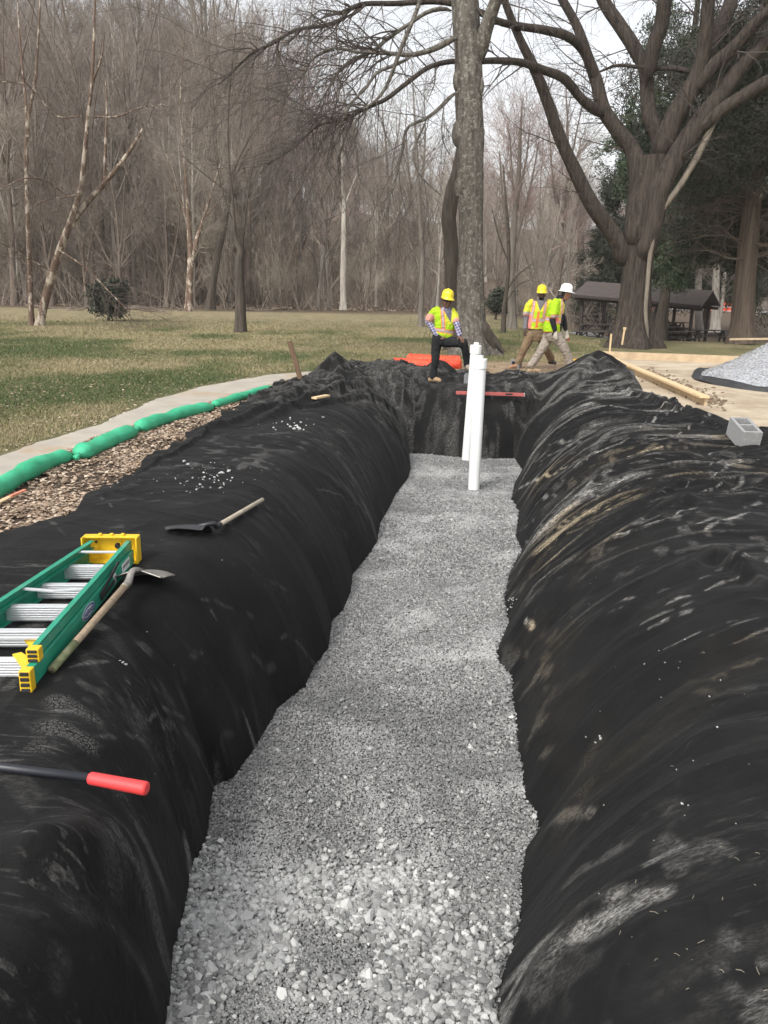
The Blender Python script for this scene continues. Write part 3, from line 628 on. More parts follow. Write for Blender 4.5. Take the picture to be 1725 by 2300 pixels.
# far-off wood on the ridges: one mass
r = np.random.RandomState(5); mbf = MB(); fp = []
for i in range(4):
    rr_ = np.random.RandomState(90+i); H = 17.
    tp, tr = trunk_line(H, rr_, r0=.17); fk, fr = kids(tp, tr, 24, rr_, .25, .98, (25, 55), (.28, .5), trop=(0, 0, .5), N=5, wob=.12, rr=.6, rmin=.02)
    a2, b2 = kids(fk, fr, 130, rr_, .1, 1, (25, 55), (.4, .8), trop=(0, 0, .4), N=4, wob=.15, rmin=.014); a3, b3 = kids(a2, b2, 330, rr_, .1, 1, (25, 55), (.4, .9), trop=(0, 0, .4), N=3, wob=.15, rmin=.012)
    q = MB(); q.add(*tubes(tp, tr, 4)); q.add(*tubes(fk, fr, 3)); q.add(*tubes(a2, b2, 3)); q.add(*tubes(a3, b3, 3)); fp.append((np.vstack(q.v), np.vstack(q.f)))
tone = []
def far_tree(x, y, s):
    v, f = fp[r.randint(4)]; a = r.uniform(0, 6.28); c_, s_ = math.cos(a), math.sin(a)
    V = np.stack([v[:, 0]*c_-v[:, 1]*s_, v[:, 0]*s_+v[:, 1]*c_, v[:, 2]], -1)*s+np.array([x, y, float(terrain(x, y))-.3]); mbf.add(V, f)
for q in range(270): y = r.uniform(112, 185); far_tree(in_view_x(y, r.uniform(-250, 800)), y, r.uniform(.9, 1.2))
for q in range(190): y = r.uniform(140, 290); far_tree(in_view_x(y, r.uniform(400, 1850)), y, r.uniform(.8, 1.1))
o = mbf.build('far_forest', simple('distant bare wood', (.25, .225, .215), .95, .3, .05)); props(o, 'leafless wood covering the far hillside', 'forest', kind='stuff')
# underbrush at the wood edge
r = np.random.RandomState(15); n_ = 2600
yy = r.uniform(54, 84, n_); px = r.uniform(-200, 1350, n_); xx = (px-CX)/F*yy; H = r.uniform(.6, 3.8, n_)*np.where(px < 620, 1.15, .8)
st = np.zeros((n_, 5, 3)); st[:, 0] = np.stack([xx, yy, terrain(xx, yy)-.05], -1); D = np.stack([r.normal(0, .6, n_), r.normal(0, .5, n_), np.ones(n_)], -1)
for j in range(1, 5): D = D+r.normal(0, .12, (n_, 3)); D /= np.linalg.norm(D, axis=1, keepdims=True); st[:, j] = st[:, j-1]+D*(H/4)[:, None]
rd = np.maximum(H*.0065, .008)[:, None]*np.linspace(1, .3, 5)[None]
mb = MB(); mb.add(*tubes(st, rd, 3)); a2, b2 = kids(st, rd, 12000, r, .2, 1, (20, 60), (.3, .8), trop=(0, 0, .2), N=4, wob=.18, rmin=.006); mb.add(*tubes(a2, b2, 3))
o = mb.build('underbrush', simple('brushwood', (.22, .18, .145), .95, .4, .4)); props(o, 'brown leafless brushwood along the wood edge', 'underbrush', kind='stuff')

# ---------- individual trees traced as limbs, each with its own depth ----------
def limb(pts, wpx, Y, zig=0.0):
    """pixel polyline + widths (pixels) at distance(s) Y -> 3D polyline + radii"""
    Ys = np.interp(np.linspace(0, 1, len(pts)), np.linspace(0, 1, len(Y)), Y) if hasattr(Y, '__len__') else [Y]*len(pts)
    p = [P(a, b_, y) for (a, b_), y in zip(pts, Ys)]
    ws = np.interp(np.linspace(0, 1, len(pts)), np.linspace(0, 1, len(wpx)), wpx); rad = [w_/2*((q_-Vector((0, 0, CAMZ))).dot(_fw))/F*.92 for w_, q_ in zip(ws, p)]
    return p, rad
def smooth_line(p, rad, step):
    a = np.array([tuple(q) for q in p]); n = len(a); d = np.r_[0, np.cumsum(np.linalg.norm(np.diff(a, axis=0), axis=1))]
    m_ = max(4, int(d[-1]/step)); t = np.linspace(0, d[-1], m_); dv = np.gradient(a, d, axis=0); k = np.clip(np.searchsorted(d, t, side='right')-1, 0, n-2)
    h = (d[k+1]-d[k])[:, None]; s = ((t-d[k])[:, None]/h)
    q = (2*s**3-3*s**2+1)*a[k]+(s**3-2*s**2+s)*h*dv[k]+(-2*s**3+3*s**2)*a[k+1]+(s**3-s**2)*h*dv[k+1]
    return q, np.interp(t, d, rad)
def lumpy_tube(mb, q, rad, n=20, amp=.10, sc=2.0, seed=0, ridges=0, flare=None, root=5):
    """big limb with an uneven section"""
    rad = np.array(rad, float)
    if flare is None: rad[0] *= .15; rad[1] *= .75
    v, f = tubes(q[None], rad[None], n); N = len(q); V = v.reshape(N, n, 3); c = q[:, None, :]; o_ = V-c
    ang = np.arange(n)*2*math.pi/n; s_ = np.r_[0, np.cumsum(np.linalg.norm(np.diff(q, axis=0), axis=1))]
    k = 1+amp*2*(fbm(np.cos(ang)[None]*1.3+5+s_[:, None]*0, np.sin(ang)[None]*1.3+s_[:, None]*sc, 4, seed)-.5)+amp*.8*(fbm(np.cos(ang)[None]*3+9, np.sin(ang)[None]*3+s_[:, None]*sc*.4, 2, seed+3)-.5)
    if flare is not None:
        e = np.exp(-s_/flare[0])[:, None]; k = k+e*flare[1]*(1+.55*np.sin(ang*root+seed)[None])
    mb.add((c+o_*k[..., None]).reshape(-1, 3), f)
def stack_batch(lines, N=8):
    Pn = []; Rn = []
    for q, rad in lines:
        t = np.linspace(0, 1, N); u = np.linspace(0, 1, len(q)); Pn.append(np.stack([np.interp(t, u, q[:, k]) for k in range(3)], -1)); Rn.append(np.interp(t, u, rad))
    return np.array(Pn), np.array(Rn)
# ---- big many-limbed tree on the right ----
M_OAK = bark('ridged dark bark', (.028, .023, .019), (.105, .085, .070), 1.6, .08, 1.0, .06, lichen=((.20, .19, .15), .66, 3.5))
M_LT = bark('pale stripped bark', (.12, .10, .08), (.27, .235, .185), 1.0, .15, .6, .02)
M_TWD = simple('dark twigs', (.075, .060, .052), .9, .25, 2)
YB = 25.6
OAKL = [
 ('trunk', [(1420, 775), (1423, 720), (1428, 650), (1436, 563), (1448, 500), (1462, 420), (1465, 350)], [90, 76, 68, 72, 82, 84, 74], YB),
 ('a', [(1410, 600), (1381, 532), (1329, 459), (1293, 386), (1261, 318), (1230, 229), (1199, 151), (1168, 89), (1144, 31), (1120, -40), (1080, -160)], [46, 40, 36, 32, 30, 28, 24, 20, 18, 14, 8], (25.6, 24.5)),
 ('b', [(1424, 560), (1434, 460), (1434, 380), (1420, 334), (1387, 292), (1355, 245), (1340, 182), (1319, 125), (1298, 63), (1261, -5), (1220, -90), (1190, -180)], [60, 56, 48, 38, 36, 34, 30, 26, 22, 20, 14, 8], (25.4, 26.5)),
 ('b1', [(1360, 262), (1308, 224), (1267, 177), (1215, 156), (1173, 141), (1110, 136), (1060, 139), (1016, 138), (964, 151), (912, 188), (860, 227), (838, 235), (793, 259), (769, 271), (720, 280), (661, 331), (600, 370)], [26, 22, 22, 20, 17, 15, 13, 12, 11, 11, 10, 9, 8, 6, 5, 4, 3], (25.8, 24.6, 23.2, 22.0, 21.0)),
 ('b2', [(1345, 190), (1303, 104), (1277, 83), (1225, 68), (1173, 60), (1120, 48), (1060, 20), (1001, 6), (886, 8), (805, 12), (781, 24), (769, 42), (730, 57), (660, 69), (630, 87), (600, 104), (578, 112), (548, 135), (520, 165), (490, 190)], [24, 22, 22, 20, 18, 16, 15, 13, 12, 11, 10, 10, 9, 8, 8, 7, 6, 5, 4, 3], (26, 24.5, 23.2, 22.2, 21.5)),
 ('c', [(1476, 400), (1480, 313), (1459, 260), (1454, 209), (1449, 156), (1423, 104), (1392, 57), (1355, 0), (1330, -70), (1300, -170)], [44, 38, 36, 34, 32, 34, 32, 30, 22, 10], (25.6, 27)),
 ('c2', [(1450, 190), (1460, 156), (1470, 104), (1486, 52), (1493, -10), (1500, -90), (1495, -200)], [26, 30, 36, 36, 34, 26, 14], (25.8, 25)),
 ('d', [(1478, 360), (1517, 260), (1553, 198), (1574, 146), (1585, 78), (1592, -5), (1600, -80), (1620, -200)], [56, 50, 44, 36, 34, 32, 26, 12], (25.5, 24.5)),
 ('d2', [(1550, 215), (1600, 151), (1652, 104), (1694, 57), (1725, 26), (1800, -40), (1900, -90)], [36, 34, 32, 30, 26, 20, 10], (25.2, 23.5)),
 ('d3', [(1572, 170), (1606, 78), (1632, 31), (1645, -10), (1680, -120)], [36, 38, 36, 32, 18], (25.4, 26.5)),
 ('e', [(1440, 590), (1460, 521), (1486, 417), (1527, 339), (1574, 271), (1616, 219), (1668, 146), (1725, 94), (1800, 50), (1920, 0)], [50, 52, 52, 50, 46, 42, 38, 36, 26, 12], (25.3, 25, 24.3)),
 ('f', [(1560, 300), (1616, 250), (1658, 224), (1725, 182), (1800, 150), (1920, 130)], [38, 34, 32, 30, 24, 10], (25.0, 24)),
 ('h', [(1560, 165), (1520, 154), (1480, 154), (1430, 150), (1380, 148), (1350, 160), (1320, 168)], [14, 13, 11, 9, 7, 5, 3], (25.4, 26.5)),
]
def build_traced(root_xy, name, label, group, L, mat, twigmat, seed, twig, trunk_key='trunk', flare=(.8, .5), n=20, drop=-.25, amp=.09):
    e = empty(name, (root_xy[0], root_xy[1], float(terrain(*root_xy))), label, 'tree', group); loc = e.location
    inv = np.array(loc); tb = MB(); cb = MB(); lines = []; tw = MB()
    for key, pts, wd, Y in L:
        p, rad = limb(pts, wd, Y); q, rr_ = smooth_line(p, rad, .18)
        if key == trunk_key or key.startswith('t'):
            q = q.copy(); q[0, 2] -= .12
            lumpy_tube(tb, q, rr_, 40, amp, 1.0, seed, flare=flare if key == trunk_key else (.5, .3))
        else:
            lumpy_tube(cb, q, rr_, n, amp*.9, 1.2, seed+len(lines)); lines.append((q, rr_))
    Pn, Rn = stack_batch(lines, 10); r = np.random.RandomState(seed)
    a, b_ = kids(Pn, Rn, twig[0], r, .25, .99, (30, 65), lrel=(1.0, 3.2), trop=(0, 0, drop), N=7, wob=.12, rr=.35, rmin=.008, rmax=.022); a2, b2 = kids(a, b_, twig[1], r, .1, .98, (25, 60), lrel=(.5, 1.6), trop=(0, 0, drop), N=5, wob=.14, rr=.6, rmin=.0045)
    a3, b3 = kids(a2, b2, twig[2], r, .1, 1, (25, 60), lrel=(.2, .8), trop=(0, 0, drop*.6), N=4, wob=.14, rr=.6, rmin=.0032)
    tw.add(*tubes(a, b_, 5)); tw.add(*tubes(a2, b2, 4)); tw.add(*tubes(a3, b3, 3))
    tr = tb.build('trunk', mat, e, True, loc=inv); tr.location = (0, 0, 0)
    cr = cb.build('limbs', mat, e, True, loc=inv); cr.location = (0, 0, 0)
    t_ = tw.build('twigs', twigmat, cr, False, loc=inv); t_.location = (0, 0, 0)
    return e, inv
xy = G(1420, 773, 0)
# keep the twigs of the two long boughs denser: they get their own drooping sprays
oak, oi = build_traced((xy.x, xy.y), 'big_tree', 'largest tree, dark ridged trunk dividing into many thick limbs beside the picnic shelter', None, OAKL, M_OAK, M_TWD, 61, (150, 800, 2600), flare=(.7, .55), n=18)
mb = MB(); p, rad = limb([(1456, 760), (1450, 700), (1454, 640), (1462, 563), (1480, 485), (1527, 417), (1564, 355), (1590, 302), (1616, 240)], [9, 9, 10, 12, 14, 14, 15, 16, 13], (24.90, 24.97, 25.05, 24.98, 24.9)); q, rr_ = smooth_line(p, rad, .2); lumpy_tube(mb, q, rr_, 12, .1, 1, 5)
o = mb.build('pale_stem', M_LT, oak, True, loc=oi); o.location = (0, 0, 0)
# drooping spray sprays at the ends of the long boughs (hang over the lawn)
def spray(lines, parent, inv, name, seed, cnts, trop, mat, bias=(.45, 1)):
    Pn, Rn = stack_batch(lines, 12); r = np.random.RandomState(seed)
    a, b_ = kids(Pn, Rn, cnts[0], r, bias[0], bias[1], (15, 60), lrel=(.8, 2.4), trop=trop, N=9, wob=.20, rr=.55, rmin=.007)
    a2, b2 = kids(a, b_, cnts[1], r, .1, 1, (20, 65), lrel=(.3, 1.1), trop=trop, N=6, wob=.22, rr=.6, rmin=.0045); a3, b3 = kids(a2, b2, cnts[2], r, .1, 1, (20, 55), lrel=(.15, .6), trop=(0, 0, 0), N=4, wob=.12, rr=.6, rmin=.003)
    mb = MB(); mb.add(*tubes(a, b_, 5)); mb.add(*tubes(a2, b2, 4)); mb.add(*tubes(a3, b3, 3)); o = mb.build(name, mat, parent, loc=inv); o.location = (0, 0, 0)
lb = []
for key, pts, wd, Y in OAKL:
    if key == 'b1': p, rad = limb(pts, wd, Y); q, rr_ = smooth_line(p, rad, .2); lb.append((q[len(q)//2:], rr_[len(q)//2:]))
spray(lb, oak, oi, 'drooping_twigs', 71, (46, 260, 1000), (-.15, 0, -.7), M_TWD, (.35, 1))
for key, pts, wd, Y in OAKL:
    if key == 'b2': p, rad = limb(pts, wd, Y); q, rr_ = smooth_line(p, rad, .2); spray([(q[len(q)//2:], rr_[len(q)//2:])], oak, oi, 'drooping_twigs', 73, (26, 150, 600), (-.2, 0, -.35), M_TWD, (.2, 1))
# ---- tall lichened tree in the middle, a darker stem behind it ----
M_LICH = bark('lichened bark', (.060, .053, .045), (.18, .16, .135), 1.2, .22, .9, .04, lichen=((.25, .245, .205), .53, 11.0))
M_DKB = bark('dark grooved bark', (.050, .042, .034), (.12, .10, .082), 1.2, .14, .9, .04)
YC = 21.6
CTL = [
 ('trunk', [(1060, 790), (1058, 740), (1057, 650), (1058, 560), (1057, 480), (1056, 400), (1055, 320), (1052, 250), (1053, 180), (1050, 110), (1047, 50), (1042, -20), (1036, -120), (1030, -260), (1025, -420)], [72, 66, 62, 58, 60, 66, 66, 64, 66, 64, 66, 64, 50, 40, 20], YC),
 ('r', [(1072, 150), (1085, 90), (1100, 40), (1118, -10), (1140, -90), (1170, -220)], [34, 36, 32, 28, 22, 12], (21.6, 20.8)),
 ('t1', [(1015, 24), (1000, 20), (968, 24), (919, 54), (871, 87), (832, 118), (793, 133), (763, 157), (742, 193), (724, 220), (711, 250), (675, 270)], [12, 11, 10, 9, 9, 8, 7, 6, 5, 4, 4, 3], (21.5, 19.8)),
 ('t2', [(1030, 84), (1010, 92), (986, 105), (956, 116), (919, 124), (889, 121), (841, 118), (796, 116), (751, 108), (699, 136), (684, 163), (654, 205), (624, 229), (600, 250)], [18, 15, 14, 12, 12, 10, 8, 7, 6, 6, 5, 4, 3, 3], (21.4, 19.5)),
 ('t3', [(950, -30), (941, 9), (925, 51), (901, 108), (883, 157), (865, 199), (841, 229), (815, 246)], [11, 10, 10, 10, 9, 8, 7, 6], (20.6, 20)),
 ('t4', [(928, 127), (883, 148), (847, 163), (823, 196), (787, 235), (775, 262), (755, 290)], [9, 8, 7, 7, 5, 4, 3], (20.5, 20)),
 ('t5', [(1030, 205), (1016, 214), (986, 244), (959, 265), (913, 289), (904, 331), (889, 401), (883, 425), (850, 464)], [12, 10, 9, 8, 7, 6, 5, 4, 2], (21.4, 20.4)),
 ('t6', [(959, 265), (944, 301), (928, 337), (941, 389), (968, 419), (992, 440)], [7, 6, 6, 5, 4, 2], (20.9, 20.5)),
 ('t7', [(808, 256), (796, 286), (802, 346), (811, 410), (832, 431)], [6, 5, 5, 4, 2], (20.6, 20.2)),
 ('t8', [(941, 389), (946, 437), (955, 470)], [4, 3, 2], 20.6), ('t9', [(811, 410), (796, 449), (780, 470)], [4, 3, 2], 20.3),
 ('s', [(1000, 200), (1000, 330), (1012, 350)], [3, 3, 2], 21.0),
]
CTL = [((k if k in ('trunk',) else 'x'+k), a, b_, c_) for k, a, b_, c_ in CTL]
ctr, ci = build_traced((P(1060, 790, YC).x, YC), 'tall_tree', 'tall straight lichen-spotted tree behind the workers, widest at its roots', None, CTL, M_LICH, M_TWD, 81, (70, 420, 1500), flare=(.45, .75), n=12, drop=-.5, amp=.14)
# roots spreading to the right
mb = MB()
for pts, wd, Y in (([(1078, 720), (1096, 757), (1110, 782)], [40, 26, 8], 21.4), ([(1085, 735), (1112, 768), (1132, 792)], [26, 20, 6], 21.5), ([(1040, 730), (1022, 770), (1010, 792)], [30, 20, 6], 21.4)):
    p, rad = limb(pts, wd, Y); q, rr_ = smooth_line(p, rad, .1); lumpy_tube(mb, q, rr_, 14, .15, 1, 3)
o = mb.build('root_flare', M_DKB, ctr, True, loc=ci); o.location = (0, 0, 0)
mb = MB()
for cx_, cy_, rr_ in ((1022, 180, .22), (1086, 195, .17), (1020, 300, .24), (1088, 300, .16), (1024, 420, .2), (1040, 235, .18), (1070, 300, .16), (1035, 310, .16)):
    c = P(1054+(cx_-1054)*.72, cy_, YC-.10); o = MB().sphere(c, rr_*.8, 16, 12, (.85, .8, 1.7)).build('burl', M_LICH, ctr, True, loc=ci); o.location = (0, 0, 0)
lb = [(limb(a, b_, c_)) for k, a, b_, c_ in CTL if k in ('xt2', 'xt1', 'xt4')]; lb = [smooth_line(p, r_, .2) for p, r_ in lb]
spray(lb, ctr, ci, 'drooping_twigs', 72, (55, 280, 900), (-.2, 0, -.45), M_TWD, (.3, 1))
e = empty('dark_stem_tree', (P(1013, 770, 23).x, 23, 0), 'dark crooked trunk standing close behind the tall lichened tree', 'tree'); L0 = np.array(e.location)
mb = MB(); p, rad = limb([(1020, 790), (1016, 700), (1014, 620), (1012, 540), (1008, 490), (1018, 430), (1030, 380), (1040, 300), (1045, 150)], [44, 36, 34, 36, 34, 36, 30, 22, 14], 23.0); q, rr_ = smooth_line(p, rad, .15); lumpy_tube(mb, q, rr_, 20, .18, 1.2, 9, flare=(.3, .3))
o = mb.build('trunk', M_DKB, e, True, loc=L0); o.location = (0, 0, 0)
# ---- river birch clump on the left ----
M_BIR = bark('peeling birch bark', (.10, .062, .045), (.20, .145, .11), 1.2, .4, .7, .02, pale=((.42, .36, .29), .52, 4.0))
M_BTW = simple('fine birch twigs', (.13, .10, .085), .9, .3, 1)
BRL = [
 ('trunk', [(88, 742), (92, 715), (105, 660), (130, 575), (160, 495)], [28, 20, 20, 18, 16], 31.5),
 ('t2', [(72, 742), (70, 700), (68, 640), (65, 560), (62, 480), (60, 420), (58, 350)], [14, 12, 12, 11, 10, 9, 9], 31.7),
 ('t3', [(160, 495), (172, 460), (185, 400), (190, 350), (197, 270), (205, 200), (210, 120), (212, 40), (214, -40)], [14, 13, 12, 11, 9, 8, 7, 6, 3], (31.5, 30.9)),
 ('t4', [(158, 500), (200, 450), (240, 405), (280, 355), (305, 318), (320, 290)], [15, 13, 11, 10, 8, 5], (31.5, 32.5)),
 ('t5', [(58, 360), (60, 300), (68, 240), (78, 190), (84, 120), (88, 50), (92, -40)], [9, 8, 8, 7, 6, 5, 3], (31.7, 31.2)),
 ('t6', [(62, 300), (58, 230), (50, 150), (44, 80), (38, -20)], [7, 6, 5, 4, 2], (31.6, 32.3)),
 ('t7', [(235, 415), (236, 340), (240, 250), (238, 180)], [7, 6, 5, 3], (32, 32.4)),
 ('t8', [(205, 190), (225, 140), (236, 70)], [6, 4, 2], (31.2, 30.6)),
 ('b1', [(150, 440), (100, 405), (60, 400), (0, 425), (-60, 440)], [5, 4, 3, 3, 2], (31.3, 29.5)),
 ('b2', [(66, 470), (100, 450), (160, 440), (185, 430)], [5, 4, 3, 2], (31.6, 31)),
 ('b3', [(190, 260), (130, 262), (60, 190), (0, 184), (-50, 190)], [4, 4, 3, 3, 2], (31.2, 29.8)),
 ('b4', [(198, 262), (260, 262), (320, 240), (370, 235)], [4, 4, 3, 2], (31.2, 32)),
 ('b5', [(120, 610), (60, 580), (0, 545), (-60, 540)], [5, 4, 3, 2], (31.3, 29.5)),
 ('b6', [(130, 560), (190, 600), (250, 660), (290, 700)], [5, 4, 3, 2], (31.3, 30.5)),
]
birch, bi = build_traced((P(84, 742, 31.6).x, 31.6), 'birch_clump', 'leaning multi-stemmed birch with pale peeling bark on the left of the lawn', None, BRL, M_BIR, M_BTW, 91, (150, 900, 3200), flare=(.3, .3), n=8, drop=.25, amp=.06)
# ---- lone pruned tree left of centre ----
LTL = [
 ('trunk', [(540, 742), (540, 690), (538, 620), (538, 580), (540, 560), (530, 540), (526, 500), (522, 440), (516, 385)], [30, 25, 22, 20, 16, 9, 8, 7, 5], 29.6),
 ('a', [(540, 585), (545, 540), (560, 420), (575, 340)], [7, 6, 4, 2], 29.8), ('b', [(516, 390), (512, 300), (516, 200), (525, 120), (530, 60)], [5, 4, 4, 3, 2], 29.7),
 ('c', [(520, 440), (470, 400), (410, 350)], [4, 3, 2], 29.6), ('d', [(524, 500), (500, 430), (480, 330)], [4, 3, 2], 29.6), ('e', [(517, 400), (550, 330), (600, 250)], [4, 3, 2], 29.6),
]
build_traced((P(540, 742, 29.6).x, 29.6), 'pruned_tree', 'slim tree with a thick stub trunk alone on the lawn, bark dark at the foot', None, LTL, M_DKB, M_TW[0], 101, (60, 380, 1300), flare=(.25, .12), n=8, drop=.35, amp=.08)
# ---- mid-distance lawn trees ----
def line_tree(name, label, pts, wd, Y, seed, mat, tmat, tw=(70, 450, 1700), extra=(), drop=.3, flare=(.4, .3)):
    L = [('trunk', pts, wd, Y)]+[('a%d' % i, a, b_, Y) for i, (a, b_) in enumerate(extra)]
    if not extra:
        n0 = len(pts)//2; L.append(('a', pts[n0:], [w_*.8 for w_ in wd[n0:]], Y))
    return build_traced((P(pts[0][0], pts[0][1], Y).x, Y), name, label, None, L, mat, tmat, seed, tw, flare=flare, n=8, drop=drop)
line_tree('lawn_tree', 'slim grey tree on the lawn just left of the yellow-helmeted worker stepping on a block', [(946, 728), (947, 660), (949, 600), (946, 520), (940, 430), (935, 330), (930, 240), (925, 150)], [14, 13, 12, 11, 9, 7, 4, 2], 36, 111, M_BK[0], M_TW[0], extra=(([(947, 620), (930, 560), (905, 500), (890, 430)], [5, 4, 3, 2]), ([(948, 600), (965, 540), (985, 470)], [5, 4, 2]), ([(942, 450), (950, 380), (955, 300), (952, 200)], [7, 6, 4, 2])))
line_tree('lawn_tree', 'thick grey trunk between the tall lichened tree and the worker in brown trousers', [(1150, 742), (1150, 690), (1148, 620), (1152, 540), (1158, 470), (1165, 390), (1168, 320), (1172, 240)], [24, 21, 19, 17, 14, 11, 8, 4], 36, 121, M_BK[0], M_TW[3], (110, 900, 3200), extra=(([(1150, 600), (1140, 520), (1128, 430), (1122, 340)], [10, 9, 6, 3]), ([(1152, 560), (1175, 480), (1195, 400), (1210, 320)], [9, 7, 5, 2]), ([(1158, 470), (1150, 390), (1145, 290)], [8, 5, 2]), ([(1160, 450), (1180, 370), (1190, 280)], [8, 5, 2])))
line_tree('lawn_tree', 'thin dark trunk just left of the thick grey one behind the workers', [(1130, 748), (1132, 700), (1138, 650), (1142, 600), (1142, 530), (1136, 450), (1130, 370)], [12, 11, 10, 9, 8, 6, 3], 33, 131, M_DKB, M_TW[1], (50, 360, 1400), extra=(([(1138, 655), (1160, 620), (1185, 600), (1200, 590)], [5, 4, 3, 2]), ([(1136, 680), (1165, 640), (1200, 625)], [4, 3, 2]), ([(1142, 590), (1120, 530), (1105, 470)], [5, 4, 2])))
line_tree('lawn_tree', 'straight bare tree at the wood edge left of centre, tall pale trunk', [(771, 692), (771, 620), (772, 540), (773, 480), (770, 400), (768, 300), (766, 220)], [16, 14, 13, 12, 9, 6, 3], 54, 141, M_BK[2], M_TW[0], (90, 700, 2400), extra=(([(773, 500), (760, 440), (735, 380)], [6, 4, 2]), ([(772, 470), (790, 420), (815, 360)], [6, 4, 2]), ([(769, 400), (775, 320), (780, 240)], [6, 4, 2])))
line_tree('lawn_tree', 'forked reddish birch-like tree at the wood edge between the clump and the slim stub tree', [(424, 694), (426, 640), (428, 580), (424, 500), (418, 420), (412, 340)], [20, 17, 15, 10, 8, 5], 50, 151, M_BIR, M_TW[1], (90, 800, 2600), extra=(([(428, 600), (445, 530), (470, 450), (495, 370)], [11, 9, 7, 4]), ([(428, 580), (455, 500), (500, 440)], [8, 6, 3]), ([(412, 340), (405, 240), (410, 140), (415, 60)], [5, 4, 3, 2]), ([(424, 500), (395, 420), (370, 330)], [6, 4, 2])))
line_tree('lawn_tree', 'stout dark trunk leaning right at the wood edge behind the slim stub tree', [(472, 690), (478, 640), (490, 570), (505, 500), (515, 440), (530, 360)], [22, 18, 16, 15, 12, 8], 52, 161, M_DKB, M_TW[0], (90, 700, 2400), extra=(([(500, 520), (520, 420), (560, 330), (600, 250)], [9, 7, 5, 2]), ([(510, 460), (490, 360), (480, 240), (470, 130)], [8, 6, 4, 2]), ([(530, 360), (545, 240), (560, 120)], [7, 5, 2])))
line_tree('lawn_tree', 'slim trunk behind the left post of the picnic shelter', [(1302, 690), (1303, 640), (1305, 560), (1300, 480), (1296, 400)], [22, 20, 16, 12, 7], 66, 171, M_BK[1], M_TW[2], (60, 500, 1800))
line_tree('lawn_tree', 'grey trunk seen right of the picnic shelter posts', [(1572, 754), (1570, 720), (1569, 680), (1570, 600), (1575, 500)], [20, 18, 17, 14, 8], 52, 181, M_BK[0], M_TW[1], (50, 350, 1300))
line_tree('lawn_tree', 'pair-stemmed pale trunk between the shelter and the cedar trunk', [(1606, 742), (1607, 700), (1608, 650), (1612, 560), (1620, 480)], [22, 18, 17, 13, 7], 58, 191, M_BK[2], M_TW[1], (50, 350, 1300), extra=(([(1612, 740), (1620, 690), (1628, 620), (1640, 520)], [12, 11, 9, 5]),))
# ---- evergreens ----
M_NDL = simple('dark needles', (.036, .044, .028), .8, .45, 3); M_NDP = simple('pine needles', (.060, .090, .045), .8, .4, 3); M_NDB = simple('browned needles', (.075, .060, .042), .85, .4, 3)
def leaves(c, dirn, r, size, per, spread, flat=.26):
    """needle/leaf slivers around centres"""
    n = len(c)*per; cc = np.repeat(c, per, 0)+r.normal(0, spread, (n, 3)); d = r.normal(size=(n, 3))+np.repeat(dirn, per, 0)*1.2; d /= np.linalg.norm(d, axis=1, keepdims=True)
    s = rand_perp(d, r)*size*flat*.5; L = d*size*r.uniform(.6, 1.3, (n, 1)); V = np.stack([cc-s, cc+s, cc+L*.6+s*1.1, cc+L], 1).reshape(-1, 3)
    return V, np.arange(n*4).reshape(-1, 4)
def evergreen(name, label, x, y, H, r0, seed, nb, blen, nsub, per, size, spread, mat, base=.15, droop=-.3, barkm=None, trop2=(0, 0, .1), fall=.75, brown=0, lean=.02):
    r = np.random.RandomState(seed); z0 = float(terrain(x, y)); e = empty(name, (x, y, z0-.1), label, 'tree')
    tp, tr = trunk_line(H, r, lean, 12, .015, r0); mb = MB(); mb.add(*tubes(tp, tr, 16)); mb.build('trunk', barkm or M_DKB, e, True)
    t = np.sort(r.uniform(base, .99, nb)); k = t*11; i = np.minimum(k.astype(int), 10); f = (k-i)[:, None]; p = tp[0, i]*(1-f)+tp[0, i+1]*f
    a = r.uniform(0, 6.283, nb); L = blen*(1-fall*(t-base)/(1-base))*r.uniform(.6, 1.15, nb); D = np.stack([np.cos(a), np.sin(a), r.uniform(-.05, .35, nb)], -1)
    br = np.zeros((nb, 8, 3)); br[:, 0] = p
    for j in range(1, 8): D = D+r.normal(0, .07, (nb, 3))+np.array([0, 0, droop])/7; D /= np.linalg.norm(D, axis=1, keepdims=True); br[:, j] = br[:, j-1]+D*(L/7)[:, None]
    rad = (L*.012+.01)[:, None]*np.linspace(1, .15, 8)[None]; mb = MB(); mb.add(*tubes(br, rad, 5))
    a2, b2 = kids(br, rad, nsub, r, .2, 1, (30, 70), lrel=(.25*blen*.4, blen*.4), trop=trop2, N=5, wob=.12, rmin=.006); mb.add(*tubes(a2, b2, 3)); cb = mb.build('boughs', barkm or M_DKB, e)
    tips = np.concatenate([a2[:, 2], a2[:, 3], a2[:, 4]]); dr = np.concatenate([a2[:, 3]-a2[:, 2], a2[:, 4]-a2[:, 3], a2[:, 4]-a2[:, 3]]); dr /= np.linalg.norm(dr, axis=1, keepdims=True)
    nb_ = int(len(tips)*brown); idx = np.argsort(tips[:, 2]+r.normal(0, H*.08, len(tips)))
    if brown < 1:
        V, Fc = leaves(tips[idx[nb_:]], dr[idx[nb_:]], r, size, per, spread); MB().add(V, Fc).build('crown', mat, e)
    return e, tips[idx[:nb_]], r
evergreen('white_pine', 'tall feathery pine behind the big many-limbed tree', P(1500, 400, 40).x, 40, 22, .28, 201, 70, 3.8, 700, 26, .30, .16, M_NDP, .18, .15, droop=.15, trop2=(0, 0, .3)) if False else None
evergreen('white_pine', 'tall feathery pine seen through the limbs of the big tree', P(1520, 400, 42).x, 42, 24, .28, 201, 75, 3.6, 750, 40, .20, .17, M_NDP, base=.12, droop=.2, trop2=(0, 0, .3), fall=.55)
